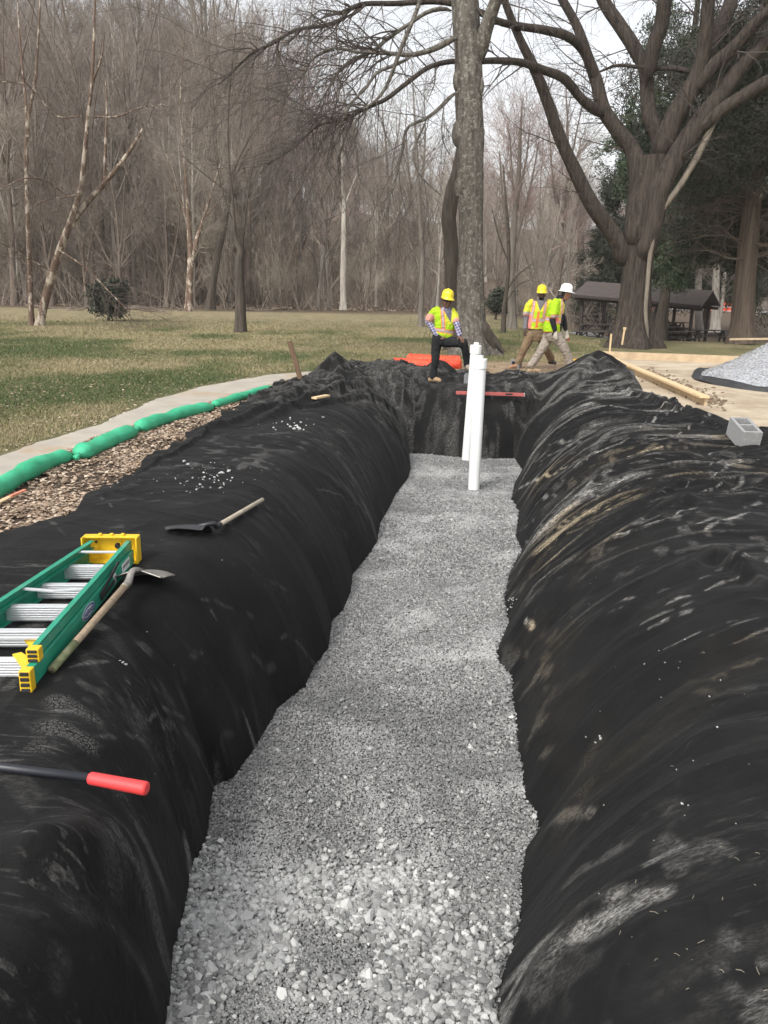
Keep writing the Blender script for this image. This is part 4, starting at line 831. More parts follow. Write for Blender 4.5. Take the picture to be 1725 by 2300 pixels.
evergreen('dark_conifer', 'dark dense conifer standing behind the shelter roof, left of the others', P(1400, 600, 62).x, 62, 12.5, .25, 202, 80, 3.6, 800, 40, .22, .2, M_NDL, base=.05, droop=-.2, fall=.7)
evergreen('dark_conifer', 'dark green conifer filling the right edge above the sand lot', P(1690, 500, 36).x, 36, 11, .35, 203, 120, 3.4, 1300, 60, .17, .20, M_NDL, base=.34, droop=-.2, fall=.45)
evergreen('dark_conifer', 'tallest dark conifer at the right edge behind the cedar trunk', P(1800, 500, 33).x, 33, 10.5, .4, 204, 120, 3.2, 1300, 60, .17, .20, M_NDL, base=.36, droop=-.2, fall=.4)
evergreen('dark_conifer', 'dark conifer between the big tree and the cedar, lower boughs in shade', P(1600, 600, 62).x, 62, 13, .3, 205, 110, 4.6, 1200, 40, .19, .2, M_NDL, base=.2, droop=-.25, fall=.5)
# cedar with a fluted reddish trunk and a tangle of bare brown lower branches
M_CED = bark('fibrous cedar bark', (.060, .044, .034), (.155, .12, .095), 1.5, .05, 1.0, .04)
e = empty('cedar', (P(1668, 764, 28.5).x, 28.5, float(terrain(P(1668, 764, 28.5).x, 28.5))), 'cedar with fluted reddish trunk and tangled bare brown branches, right of the shelter', 'tree'); L0 = np.array(e.location)
mb = MB(); p, rad = limb([(1665, 770), (1668, 720), (1672, 650), (1680, 560), (1690, 460), (1700, 340), (1712, 180), (1725, 0)], [62, 54, 50, 46, 40, 34, 26, 16], 28.5); q, rr_ = smooth_line(p, rad, .15); lumpy_tube(mb, q, rr_, 40, .16, .25, 12, flare=(.35, .25), root=7)
o = mb.build('trunk', M_CED, e, True, loc=L0); o.location = (0, 0, 0)
r = np.random.RandomState(77); Pn, Rn = stack_batch([(q[len(q)//4:], rr_[len(q)//4:])], 12)
a, b_ = kids(Pn, Rn, 120, r, .0, .9, (60, 100), lrel=(2.0, 4.6), trop=(0, 0, -.35), N=8, wob=.13, rr=.12, rmin=.012, rmax=.03); a2, b2 = kids(a, b_, 900, r, .1, 1, (30, 70), lrel=(.5, 1.8), trop=(0, 0, -.3), N=6, wob=.2, rmin=.0065); a3, b3 = kids(a2, b2, 4200, r, .1, 1, (30, 70), lrel=(.2, .8), trop=(0, 0, -.1), N=4, wob=.22, rmin=.0045)
mb = MB(); mb.add(*tubes(a, b_, 5)); mb.add(*tubes(a2, b2, 4)); mb.add(*tubes(a3, b3, 3)); o = mb.build('branches', simple('dead brown twigs', (.10, .078, .062), .9, .3, 2), e, loc=L0); o.location = (0, 0, 0)
V, Fc = leaves(a3[a3[:, 0, 2] > 5.0][:, 3], np.tile([[0, 0, -.3]], ((a3[:, 0, 2] > 5.0).sum(), 1)), r, .13, 26, .14); o = MB().add(V, Fc).build('crown', M_NDL, e, loc=L0); o.location = (0, 0, 0)
# holly bush on the left lawn
def bush(name, label, x, y, H, W_, seed, mat, n=260, per=22, size=.11, cat='bush'):
    r = np.random.RandomState(seed); z0 = float(terrain(x, y)); e = empty(name, (x, y, z0), label, cat); tp, tr = trunk_line(H*.7, r, .15, 6, .08, .06); mb = MB(); mb.add(*tubes(tp, tr, 6))
    a, b_ = kids(tp, tr, 36, r, .35, 1, (35, 85), lrel=(W_*.12, W_*.72), trop=(0, 0, .1), N=6, wob=.15, rmin=.008); mb.add(*tubes(a, b_, 4)); a2, b2 = kids(a, b_, n, r, .2, 1, (30, 70), lrel=(.15*W_, .3*W_), trop=(0, 0, .1), N=4, wob=.15, rmin=.005); mb.add(*tubes(a2, b2, 3)); mb.build('stem', M_DKB, e)
    t = np.concatenate([a2[:, 2], a2[:, 3]]); V, Fc = leaves(t, np.zeros_like(t), r, size, per, size*1.1, .8); MB().add(V, Fc).build('foliage', mat, e); return e
bush('holly_bush', 'dark green holly bush with a bare leaning stem on the left lawn', P(243, 715, 36).x, 36, 1.55, 1.35, 301, M_NDL)
bush('holly_bush', 'small dark evergreen seen between the lichened tree and the thick grey trunk', P(1113, 700, 46).x, 46, 1.9, 1.1, 302, M_NDL, 160)
# ================= pipes =================
M_PVC = simple('white pvc', (.80, .80, .78), .38, .05, 4, spec=.5, dirt=((.62, .61, .57), .62))
def pipe(base_px, top_px, rad, label, nub):
    b0 = G(*base_px, GZ+.01); Yt = b0.y+.02; t0 = P(top_px[0], top_px[1], Yt); h = (t0-b0); L = h.length; ax = h.normalized()
    e = empty('standpipe', b0, label, 'pipe', 'white standpipes in the gravel'); z = Vector((0, 0, 0)); capL = rad*1.7; a = ax*(L-.05 if nub else L)
    MB().tube([z-ax*.12, z-ax*.118]+[z+(a-ax*capL*.8-z)*k_ for k_ in (0, .2, .4, .6, .8, .999, 1)], rad, 36).build('pipe', M_PVC, e, True)
    mb = MB(); b_ = a-ax*capL; mb.tube([b_, b_+ax*.004, b_+ax*.01, a-ax*.016, a-ax*.006, a], [rad*1.02, rad*1.10, rad*1.12, rad*1.12, rad*1.10, rad*1.05], 36); mb.build('cap', M_PVC, e, False)
    mb = MB(); R = ax.to_track_quat('Z', 'Y').to_matrix(); mb.box(a+ax*.018, (rad*.75, rad*.75, .05), R, .004); mb.build('plug', M_PVC, e); return e
pipe((1064, 1098), (1080, 797), .082, 'nearer white plastic standpipe rising from the gravel, with the wider cap', True)
pipe((1048, 1032), (1070, 768), .082, 'farther white plastic standpipe, partly behind the nearer one, with a square plug on top', True)
# ================= ladder =================
M_GRN = simple('green fibreglass', (.018, .27, .165), .45, .12, 9, .15, .002, dirt=((.10, .30, .22), .60)); M_YEL = simple('yellow plastic', (.78, .50, .02), .42, .08, 8, dirt=((.55, .38, .05), .64)); M_ALU = simple('ribbed aluminium', (.72, .73, .74), .36, .08, 6, metal=.55, stretch=(.3, 3, 3))
M_BLK = simple('black rubber', (.02, .02, .02), .7, .3, 10); M_WHT = simple('white sticker', (.75, .75, .74), .5, .05, 5); M_BLU = simple('blue ink', (.02, .06, .22), .5, .05, 5); M_GREYP = simple('grey print', (.25, .25, .25), .5, .1, 30)
fR = G(76, 1556, .05); tR = G(306, 1262, .05); tL = G(199, 1262, .05)
e = empty('step_ladder', (fR.x, fR.y, surf(fR.x, fR.y)), 'green fibreglass step ladder with yellow top lying folded on the black sheet', 'ladder')
D = (tR-fR); D.z = 0; Ll = D.length; D.normalize(); Sx = Vector((-D.y, D.x, 0))        # Sx: towards the left rail
e.rotation_euler = (0, 0, math.atan2(-D.x, D.y)) if True else (0, 0, 0)
zt = surf(tR.x, tR.y)-surf(fR.x, fR.y); e.rotation_euler[0] = math.atan2(zt, Ll); LD = Ll
# local: +Y along ladder, -X towards left rail
wT, wB = .275, .50
def lx(y, side): return 0 if side == 0 else -(wB+(wT-wB)*y/LD)
for side, sg in ((0, 1), (1, -1)):
    mb = MB(); a = (lx(0, side), 0, .046); b_ = (lx(LD, side), LD-.05, .046)
    mb.beam(Vector(a), Vector(b_), .007, .084, bev=.002)                      # web
    for zz in (.0065, .0855): mb.beam(Vector((a[0]-sg*.016, 0, zz)), Vector((b_[0]-sg*.016, LD-.05, zz)), .034, .006, bev=.002)
    mb.build('rail', M_GRN, e)
    mb = MB(); o_ = sg*-.012; a = (lx(0, side)+o_, .10, .118); b_ = (lx(LD, side)+o_, LD-.04, .118)
    mb.beam(Vector(a), Vector(b_), .006, .050, bev=.0015)
    for zz in (.0955, .1405): mb.beam(Vector((a[0]-sg*.013, .10, zz)), Vector((b_[0]-sg*.013, LD-.04, zz)), .032, .005, bev=.0015)
    mb.build('rear_rail', M_GRN, e)
    for nm, (yy, zz, hh, ww) in (('foot', (-.012, .047, .100, .050)), ('rear_foot', (.088, .119, .062, .056))):
        f_ = MB().box((lx(0, side)-sg*.016, yy, zz), (ww, .05, hh), None, .006).build(nm, M_YEL, e)
        mb = MB(); nb_ = 4 if hh > .08 else 3
        for k in range(nb_): mb.box((lx(0, side)-sg*.016, yy-.0262, zz-hh/2+hh*(k+.5)/nb_), (ww*.72, .008, hh/nb_*.62), None, .002)
        mb.build('rubber_pad', M_BLK, f_)
for k in range(5):
    yy = LD-.36-.305*k; 
    if yy < .05: break
    x0, x1 = lx(yy, 1)+.008, lx(yy, 0)-.008; mb = MB(); mb.box(((x0+x1)/2, yy, .048), (x1-x0, .004, .078)); mb.box(((x0+x1)/2, yy+.014, .0865), (x1-x0, .030, .004)); mb.box(((x0+x1)/2, yy+.014, .0085), (x1-x0, .030, .004))
    for g_ in range(6): mb.box(((x0+x1)/2, yy-.0035, .016+.013*g_), (x1-x0, .004, .005))
    mb.build('step', M_ALU, e)
for k, (yy, sag) in enumerate(((LD-.22, 0), (LD-.83, .03), (LD-1.44, 0))):
    x0, x1 = lx(yy, 1)+.02, lx(yy, 0)-.02; xm = (x0+x1)/2; mb = MB(); mb.beam(Vector((x0, yy, .128)), Vector((xm, yy-sag, .128)), .018, .012, bev=.002); mb.beam(Vector((xm-.002, yy-sag, .128)), Vector((x1, yy, .128)), .018, .012, bev=.002); mb.build('brace', M_ALU, e)
mb = MB(); xc = (lx(LD, 0)+lx(LD, 1))/2; cw = wT+.062
mb.box((xc, LD+.012, .085), (cw, .012, .165), None, .004); mb.box((xc, LD-.03, .006), (cw, .09, .010), None, .003); mb.box((xc, LD-.015, .162), (cw, .055, .010), None, .003)
for sx in (-1, 1): mb.box((xc+sx*(cw/2-.004), LD-.03, .085), (.010, .09, .165), None, .003)
for q in (-.07, 0, .07): mb.box((xc+q, LD-.012, .173), (.02, .03, .012), None, .003)
for q in (-.09, .05): mb.box((xc+q, LD+.004, .085), (.006, .01, .13))
cp = mb.build('top_cap', M_YEL, e)
mb = MB(); mb.tube([(xc+.03, LD+.008, .095), (xc+.03, LD-.001, .095)], .019, 20); mb.build('hole_shade_disc', M_BLK, cp); mb = MB(); mb.tube([(xc-.10, LD+.008, .12), (xc-.10, LD-.001, .12)], .008, 12); mb.build('hole_shade_disc', M_BLK, cp)  # solid black discs stand in for the shade inside the cap's holes
for yy, zz in ((.16, .09), (.03, .075)):     # yellow gusset brackets by the right foot
    V = [(-.012, yy-.05, zz), (-.012, yy+.05, zz), (-.10, yy+.12, zz+.01), (-.13, yy+.10, zz+.01), (-.05, yy+.0, zz)]
    mb = MB(); n5 = 5; mb.add([v_ for v_ in V]+[(a, b_, c_+.012) for a, b_, c_ in V], [tuple(range(n5))[::-1], tuple(range(n5, 2*n5))]+[(i, (i+1) % n5, n5+(i+1) % n5, n5+i) for i in range(n5)]); mb.build('bracket', M_YEL, e)
yl = LD*.44; ring = [(math.cos(t), math.sin(t)) for t in np.linspace(0, 2*math.pi, 40, endpoint=False)]
def disc(name, rx_, rz_, off, mat, parent, yc=yl, zc=.047, xo=.0045):
    V = [(lx(0, 0)+xo+off, yc+rx_*a, zc+rz_*b_) for a, b_ in ring]; V2 = [(v_[0]-.001, v_[1], v_[2]) for v_ in V]; k = len(V)
    return MB().add(V+V2, [tuple(range(k)), tuple(range(k, 2*k))[::-1]]+[(i, (i+1) % k, k+(i+1) % k, k+i) for i in range(k)]).build(name, mat, parent)
lg = disc('logo', .098, .036, .0012, M_WHT, e); l2 = disc('logo_border', .093, .033, .0022, M_BLU, lg); l3 = disc('logo_field', .088, .022, .0032, M_WHT, lg)
fc = bpy.data.curves.new('logo_text', 'FONT'); fc.body = 'WERNER'; fc.size = .042; fc.align_x = 'CENTER'; fc.align_y = 'CENTER'; fc.extrude = .0004
fo = bpy.data.objects.new('logo_text', fc); COL.objects.link(fo); bpy.context.view_layer.update(); me = bpy.data.meshes.new_from_object(fo); bpy.data.objects.remove(fo)
to = bpy.data.objects.new('logo_text', me); COL.objects.link(to); me.materials.clear(); me.materials.append(M_BLU); to.parent = lg
to.matrix_local = Matrix.Translation((.0094, yl, .047)) @ Matrix(((0, 0, 1, 0), (1, 0, 0, 0), (0, 1, 0, 0), (0, 0, 0, 1)))
MB().box((.0050, LD-.24, .052), (.002, .16, .055)).build('sticker', M_WHT, e); MB().box((.0066, LD-.24, .058), (.0012, .13, .020)).build('sticker_print', M_GREYP, e)
MB().box((.0050, LD-.47, .052), (.002, .05, .055)).build('sticker', M_WHT, e)
mb = MB(); mb.beam(Vector((.012, LD-.75, .06)), Vector((.012, LD-.40, .125)), .006, .022, bev=.001); mb.build('spreader', M_BLK, e)
mb = MB(); mb.beam(Vector((.012, LD-.74, .035)), Vector((.012, LD-.50, .05)), .006, .020, bev=.001); mb.build('spreader', M_BLK, e)
# ================= shovels =================
M_WOOD = simple('weathered ash wood', (.40, .30, .20), .7, .25, 10, .3, .002, stretch=(3, 3, .6), dirt=((.25, .20, .14), .6)); M_WOODG = simple('greyed wood', (.36, .31, .24), .75, .25, 12, .3, .002)
M_OLIVE = simple('olive worn paint', (.17, .19, .09), .7, .3, 30, dirt=((.35, .30, .2), .58)); M_STEEL = simple('dull steel', (.33, .31, .28), .42, .3, 12, metal=.6, dirt=((.20, .15, .10), .55)); M_STEELD = simple('dark steel', (.055, .055, .06), .4, .3, 12, metal=.5)
def blade_mesh(L=.29, Wd=.235, bowl=.045, step=True):
    mb = MB(); nu_, nv_ = 19, 17; V = []
    for j in range(nv_):
        t = j/(nv_-1); w_ = Wd/2*(1-max(0, (t-.45)/.55)**2.4*.98)*(1 if t > .03 else .97)
        for i in range(nu_):
            s = -1+2*i/(nu_-1); V.append((s*w_, t*L, -bowl*(s*s)*(.9-.3*t)+.02*math.sin(t*2.4)))
    n_ = len(V); F_ = grid_faces(nv_, nu_); V2 = [(a, b_, c_-.0035) for a, b_, c_ in V]
    mb.add(V, F_); mb.add(V2, F_[:, ::-1])
    if step:
        for sx in (-1, 1): mb.beam(Vector((sx*.03, -.003, .002-bowl*.06)), Vector((sx*Wd*.5, -.003, -bowl*.85)), .026, .007, bev=.002)
    return mb
def shovel(name, label, h0, h1, tip, mat_h, mat_b, grip=None, roll=0.0, hr=.017, up=.0, Wd=.235, bend=.035):
    """h0 free end of handle, h1 socket top, tip: direction of the blade"""
    h0 = Vector(h0); h1 = Vector(h1); e = empty(name, h1, label, 'shovel'); z = -h1; ax = (h1-h0).normalized(); dn = Vector(tip).normalized()
    hd = MB().tube([h0+z, h0+z+ax*.006, h1+z], [hr*.8, hr, hr*1.02], 16).build('handle', mat_h, e, True)
    if grip:
        mb = MB(); L = (h1-h0).length
        for a, b_ in grip: mb.tube([h0+z+ax*L*a, h0+z+ax*L*b_], hr*1.03, 16)
        if len(grip) > 1:
            mb = MB(); mb.tube([h0+z+ax*L*grip[0][0], h0+z+ax*L*grip[0][1]], hr*1.03, 16); mb.build('paint_band', M_OLIVE, hd, True); mb = MB(); mb.tube([h0+z+ax*L*grip[1][0], h0+z+ax*L*grip[1][1]], hr*1.03, 16)
        mb.build('paint_band', M_OLIVE, hd, True)
    p = [Vector((0, 0, 0))-ax*.06, Vector((0, 0, 0)), ax*.07+Vector((0, 0, bend)), ax*.10+dn*.05+Vector((0, 0, bend*1.05)), ax*.10+dn*.10+Vector((0, 0, bend))]
    q, rr_ = smooth_line(p, [hr*1.15, hr*1.2, hr*.95, hr*.8, hr*.5], .012); MB().tube(q, rr_, 16).build('socket', mat_b, e, True)
    side = dn.cross(Vector((0, 0, 1))).normalized(); nrm = side.cross(dn).normalized(); R = Matrix((side, dn, nrm)).transposed() @ Matrix.Rotation(roll, 3, 'Y')
    mb = blade_mesh(Wd=Wd); V = np.vstack(mb.v) @ np.array(R.transposed())+np.array(ax*.095+dn*.045+Vector((0, 0, bend*.9))); m2 = MB(); m2.v = [V]; m2.f = mb.f; m2.n = mb.n; bl = m2.build('blade', mat_b, e, True)
    return e
def on(px, py, h): p = surf_px(px, py); q = G(px, py, p.z+h); return Vector((q.x, q.y, surf(q.x, q.y)+h))
shovel('shovel', 'round shovel with a long tan wooden handle lying alongside the green ladder', on(116, 1505, .02), on(287, 1302, .10), (.22, .95, -.42), M_WOOD, M_STEEL, grip=((.0, .26), (.93, .985)), roll=-.10, hr=.0185, Wd=.30)
shovel('shovel', 'dark-bladed shovel with a short greyed handle lying alone up the left bank', on(590, 1126, .02), on(487, 1172, .06), (-.97, .05, -.12), M_WOODG, M_STEELD, roll=.35, hr=.017)
# red-gripped pole at the left edge
M_RED = simple('red foam grip', (.72, .055, .055), .55, .06, 10); a = G(333, 1792, .05); b_ = G(205, 1772, .05); c_ = G(-40, 1742, .05); c2 = G(-420, 1698, .05)
zoff = max(surf(a.x+(c_.x-a.x)*t_, a.y+(c_.y-a.y)*t_) for t_ in np.linspace(0, 1, 30))+.012; e = empty('bolt_cutter_handle', (a.x, a.y, zoff), 'black steel handle with a red grip at the left edge of the frame', 'tool handle'); A0 = Vector((a.x, a.y, 0))
def rel(v_, dz=0): return Vector((v_.x-a.x, v_.y-a.y, dz))
_s = lambda v_: surf(v_.x, v_.y)+.04-zoff
MB().tube([rel(c2, .008), rel(c_, .008), rel(b_, .008)], [.0155, .0155, .0155], 20).build('shaft', simple('black painted steel', (.022, .024, .03), .4, .2, 10), e, True)
ax = (rel(a)-rel(b_)).normalized(); MB().tube([rel(b_, .008)-ax*.004, rel(b_, .008), rel(b_, .007)+ax*.01, rel(a)-ax*.012, rel(a)-ax*.003, rel(a)], [.016, .0205, .022, .024, .022, .016], 24).build('grip', M_RED, e, True)
# ================= concrete blocks =================
M_CMU = simple('concrete block', (.26, .26, .257), .95, .12, 60, .5, .004, dirt=((.42, .42, .41), .58)); M_CMUD = simple('dark concrete block', (.18, .185, .19), .95, .15, 60, .5, .004)
def cmu(label, loc, rot, mat=None, scale=1.0):
    """0.4 x 0.2 x 0.2 hollow block, two cores through its height"""
    e = MB(); L, W_, H = .395, .195, .19; t = .032
    for sy in (-1, 1): e.box((0, sy*(W_/2-t/2), H/2), (L, t, H))
    for xx in (-L/2+t/2, 0, L/2-t/2): e.box((xx, 0, H/2), (t, W_-2*t, H))
    o = e.build('concrete_block', mat or M_CMU); o.location = loc; o.rotation_euler = rot; o.scale = (scale,)*3; return props(o, label, 'concrete block', 'concrete blocks on the site')
q = surf_px(1672, 1000); cmu('grey hollow concrete block resting on the black sheet at the right edge', (q.x+.02, q.y+.12, surf(q.x, q.y+.1)-.01), (0, 0, 0)); _b = bpy.data.objects['concrete_block']; _b.rotation_euler = (Matrix.Rotation(math.radians(13), 3, 'X') @ Matrix.Rotation(math.radians(88), 3, 'Z')).to_euler(); _b.location.z += .03; _b.scale = (1.12,)*3
q = P(1052, 858, 15.0); zblk = terrain(0, 0)*0+surf(q.x, q.y); cmu('concrete block under the raised foot of the worker, behind the pipes', (P(1056, 850, 14.5).x, 14.5, surf(P(1056, 850, 14.5).x, 14.5)), (0, 0, math.radians(80)), M_CMUD)
q = G(1154, 828, 0); cmu('concrete block standing on end by the boots of the worker in brown trousers', (q.x+.10, q.y+.1, .0), (0, -math.pi/2, math.radians(60)), M_CMUD)
# ================= green filter socks =================
m, n, b = newmat('green mesh sock'); v = coords(n); f = noise(n, v, 5, 5, .6); wv = noise(n, v, 120, 2, .5)
c = ramp(n, f, [(.3, (.025, .36, .17)), (.7, (.06, .52, .28))]); n.links.new(mixc(n, mathn(n, 'MULTIPLY', wv, .35), c, (.01, .13, .06)), b.inputs['Base Color']); b.inputs['Roughness'].default_value = .6; bump(n, b, mathn(n, 'ADD', mathn(n, 'MULTIPLY', f, 3.0), wv), .5, .01); M_SOCK = m
M_TIE = simple('tie knot', (.16, .20, .12), .8, .3, 20)
def sock(pix, rad, label, seed):
    pts = [G(a, b_, .085) for a, b_ in pix]; q, _ = smooth_line(pts, [1]*len(pts), .04); N = len(q); t = np.linspace(0, 1, N)
    rr_ = rad*.80*(np.clip(np.minimum(t, 1-t)*N*.22+.45, 0, 1)**.5)*(1+.16*(fbm(np.arange(N)*.16, np.zeros(N), 3, seed)-.5)*2); q[:, 2] = rr_*.82+.004
    e = empty('filter_sock', tuple(q[N//2]*[1, 1, 0]), label, 'filter sock', 'green filter socks beside the path'); L0 = np.array(e.location); mb = MB(); lumpy_tube(mb, q, rr_, 20, .10, 3, seed)
    V = np.vstack(mb.v); V[:, 2] = np.maximum(V[:, 2]*.88, .0); mb.v = [V]; o = mb.build('sock', M_SOCK, e, True, loc=L0); o.location = (0, 0, 0)
    for end, nx in ((0, 1), (-1, -2)):
        d = q[end]-q[nx]; d /= np.linalg.norm(d)+1e-9; o = MB().tube([q[end]+d*.07+np.array([0, 0, .01]), q[end]+d*.03, q[end]-d*.01], [rad*.34, rad*.14, rad*.3], 10).build('tied_end', M_SOCK, e, True, loc=L0); o.location = (0, 0, 0)
sock([(-330, 1225), (-120, 1150), (-20, 1100), (60, 1055), (100, 1036), (150, 1018)], .112, 'green filter sock nearest the camera, running out of the left edge', 1)
sock([(176, 1018), (210, 1002), (250, 984), (298, 964)], .118, 'short green filter sock, second nearest, with a puckered end', 2)
sock([(310, 958), (360, 940), (420, 922), (470, 910)], .112, 'green filter sock in the middle of the row beside the path', 3)
sock([(478, 905), (530, 890), (580, 876), (612, 868)], .095, 'farthest thin green filter sock, ending at the leaf strip', 4)
# ================= orange barrier fence rolls =================
m, n, b = newmat('orange mesh'); v = coords(n); f = noise(n, v, 6, 5, .6); n.links.new(ramp(n, f, [(.3, (.62, .05, .018)), (.7, (.85, .10, .04))]), b.inputs['Base Color']); b.inputs['Roughness'].default_value = .55; bump(n, b, noise(n, v, 40, 2), .5, .02); M_ORG = m
def roll(a, b_, rad, label, seed, Y0):
    A = P(a[0], a[1], Y0); B_ = P(b_[0], b_[1], Y0-.25); q = np.linspace(tuple(A), tuple(B_), 70); q[:, 2] = rad*.8; q[:, 1] += .08*np.sin(np.linspace(0, 5, 70)+seed)
    t = np.linspace(0, 1, 70); rr_ = rad*(1+.10*np.sin(np.arange(70)*1.9)+.15*(fbm(np.arange(70)*.15, np.zeros(70), 2, seed)-.5))*np.clip(np.minimum(t, 1-t)*18+.45, 0, 1)
    mb = MB(); mb.tube(q, rr_, 16); o = mb.build('safety_fence_roll', M_ORG, smooth=True); props(o, label, 'fence roll', 'rolled orange barrier fence')
roll((880, 813), (1008, 806), .125, 'front roll of orange mesh fence lying on the grass behind the worker', 1, 17.6)
roll((915, 800), (1036, 797), .145, 'rear roll of orange mesh fence, the higher of the pair', 2, 18.3)
roll((975, 806), (1037, 802), .11, 'short orange mesh roll lying right of the worker\'s standing leg', 3, 17.9)
# ================= stakes and lumber =================
M_STK = simple('old brown stake', (.14, .085, .05), .85, .3, 14, .3, .003, stretch=(3, 3, .5)); M_LUM = simple('fresh lumber', (.62, .46, .27), .7, .14, 5, .2, .003, stretch=(.4, 4, 4)); M_LUMD = simple('sandy lumber', (.47, .36, .23), .75, .16, 5, .2, .003, dirt=((.38, .28, .18), .55))
def stake(a, b_, Y0, w_, mat, label, hd=None):
    A = P(a[0], a[1], Y0); B_ = P(b_[0], b_[1], Y0); e = MB().beam(Vector((0, 0, 0)), B_-A, w_, w_*.8, up=(0, 1, 0), bev=.003)
    if hd: e.box(B_-A, (w_*1.6, w_*1.6, w_*1.5), None, .005)
    o = e.build('wooden_stake', mat); o.location = A; props(o, label, 'stake', 'wooden stakes'); return o
stake((684, 884), (650, 766), 12.85, .075, M_STK, 'brown weathered stake leaning left out of the black sheet on the left bank')
stake((1369, 792), (1373, 750), 18.9, .038, M_LUM, 'pale stake at the corner of the lumber forms')
stake((1397, 774), (1403, 738), 21.5, .042, M_LUM, 'pale stake with a knob top in front of the big tree trunk', True)
def board(name, a, b_, wd, h, z, mat, label, group='lumber forms'):
    A = Vector(a); B_ = Vector(b_); mb = MB().beam(Vector((0, 0, 0)), B_-A, wd, h, bev=.004); o = mb.build(name, mat); o.location = A+Vector((0, 0, z)); return props(o, label, 'lumber', group)
c0 = G(1347, 806, 0); c1 = G(1700, 820, 0); c2_ = G(1580, 915, 0)
board('form_board', c0, c1, .045, .20, .10, M_LUMD, 'long low form board along the far side of the sand lot')
board('form_board', c0+Vector((-.05, -.12, 0)), c2_+Vector((.0, .0, 0)), .15, .04, .16, M_LUM, 'pale plank laid flat running towards the camera beside the black sheet')
board('form_board', c0+Vector((.0, -.15, 0)), c2_+Vector((.05, .05, 0)), .045, .14, .067, M_LUMD, 'form board on edge under the pale plank')
board('lumber_offcut', G(705, 899, .12), G(736, 893, .12), .09, .03, .03, M_LUM, 'short pale offcut lying on the sheet at the foot of the leaning stake', None)
board('broken_lath', G(-30, 1150, .02), G(36, 1118, .02), .045, .015, .03, M_LUM, 'pale broken lath on the dead leaves at the left edge', None)
board('broken_lath', G(26, 1126, .02), G(58, 1112, .02), .03, .015, .045, simple('pink stained lath', (.60, .22, .14), .8, .15, 9), 'orange-stained broken lath touching the pale one', None)
q0 = G(1500, 796, 0); board('form_board', P(1640, 762, 25.5)*1.0, P(1790, 760, 24.5), .3, .05, .0, M_LUMD, 'flat pale board lying behind the gravel heap', None)
# level on the far lip
q0 = surf_px(1022, 893); q1 = surf_px(1168, 898); e = empty('spirit_level', (q0.x, 13.45, surf(q0.x, 13.6)+.03), 'long red spirit level lying across the far lip of the trench', 'spirit level')
Lv = P(1170, 898, 13.4).x-P(1018, 893, 13.4).x; tilt = -.010
mb = MB(); mb.beam(Vector((0, 0, 0)), Vector((Lv, -.04, tilt)), .026, .055, bev=.003); mb.build('body', simple('faded red paint', (.42, .10, .09), .5, .15, 12), e)
for x in (.5,): mb = MB(); mb.box((Lv*.78, -.046, tilt*.6), (.12, .006, .03)); mb.build('vial_window', M_BLK, e)
mb = MB(); mb.box((Lv+.006, -.04, tilt), (.014, .030, .060), None, .003); mb.build('end_cap', simple('grey end cap', (.35, .35, .35), .5, .1, 10), e)
# yellow case and yellow strap
m_cs = simple('dirty yellow case', (.70, .38, .03), .5, .12, 10, dirt=((.35, .22, .08), .6)); q = G(1312, 822, 0); e = empty('tool_case', (q.x, q.y, 0), 'dirty yellow tool case with dark latches lying on the dirt behind the cloth peak', 'tool case', rz=-.1)
MB().box((0, 0, .045), (.62, .42, .085), None, .02).build('base', m_cs, e); MB().box((0, 0, .118), (.62, .42, .055), None, .02).build('lid', m_cs, e)
for x in (-.05, .14): MB().box((x, -.218, .08), (.08, .015, .07), None, .003).build('latch', M_BLK, e)
MB().box((.25, -.214, .10), (.10, .008, .04)).build('latch', M_BLK, e)
q = G(1390, 838, 0); mb = MB(); rr = np.random.RandomState(4); ln_ = []
t = np.linspace(0, 1, 60); pts = np.stack([q.x-.3+.75*t+.06*np.sin(t*17), q.y+.10*np.sin(t*11), .05+.03*np.sin(t*23)**2+0*t], -1); mb.tube(pts, .022, 8); o = mb.build('rope', m_cs, smooth=True); props(o, 'crumpled yellow strap beside the corner of the lumber forms', 'strap')
# ================= gravel heap =================
hc = Vector((8.95, 16.0, 0)); r = np.random.RandomState(9); N1 = 130
xs = np.linspace(-3.4, 3.4, N1); XX2, YY2 = np.meshgrid(xs, xs); rad_ = np.hypot(XX2*1.0, YY2*.95)+.35*(fbm(XX2*.8, YY2*.8, 3, 33)-.5); hz = np.clip(1.42-rad_*.56, -.05, 9)-.10*np.exp(-(rad_/.5)**2)+.03*(fbm(XX2*5, YY2*5, 3, 34)-.5)
m, n, b = newmat('blue grey gravel'); v = coords(n); vo = nd(n, 'ShaderNodeTexVoronoi', Scale=34.0); n.links.new(v, vo.inputs['Vector']); sp_ = n.nodes.new('ShaderNodeSeparateColor'); n.links.new(vo.outputs['Color'], sp_.inputs[0])
n.links.new(ramp(n, sp_.outputs[0], [(0, (.17, .175, .185)), (1, (.42, .43, .45))]), b.inputs['Base Color']); b.inputs['Roughness'].default_value = .9; bump(n, b, vo.outputs['Distance'], -.8, .03); M_HEAP = m
F_ = grid_faces(N1, N1); k = (hz.ravel()[F_] > -.045).any(1); V = np.stack([XX2+hc.x, YY2+hc.y, hz+.05], -1).reshape(-1, 3); o = MB().add(V, F_[k]).build('gravel_heap', M_HEAP, smooth=True); props(o, 'heap of blue-grey gravel on a black sheet at the right edge', 'gravel', kind='stuff')
a_ = r.uniform(0, 6.28, 9000); rr_ = 2.5*np.sqrt(r.rand(9000)); cx_ = rr_*np.cos(a_); cy_ = rr_*np.sin(a_); ix = np.clip(((cx_+3.4)/6.8*(N1-1)).astype(int), 0, N1-1); iy = np.clip(((cy_+3.4)/6.8*(N1-1)).astype(int), 0, N1-1)
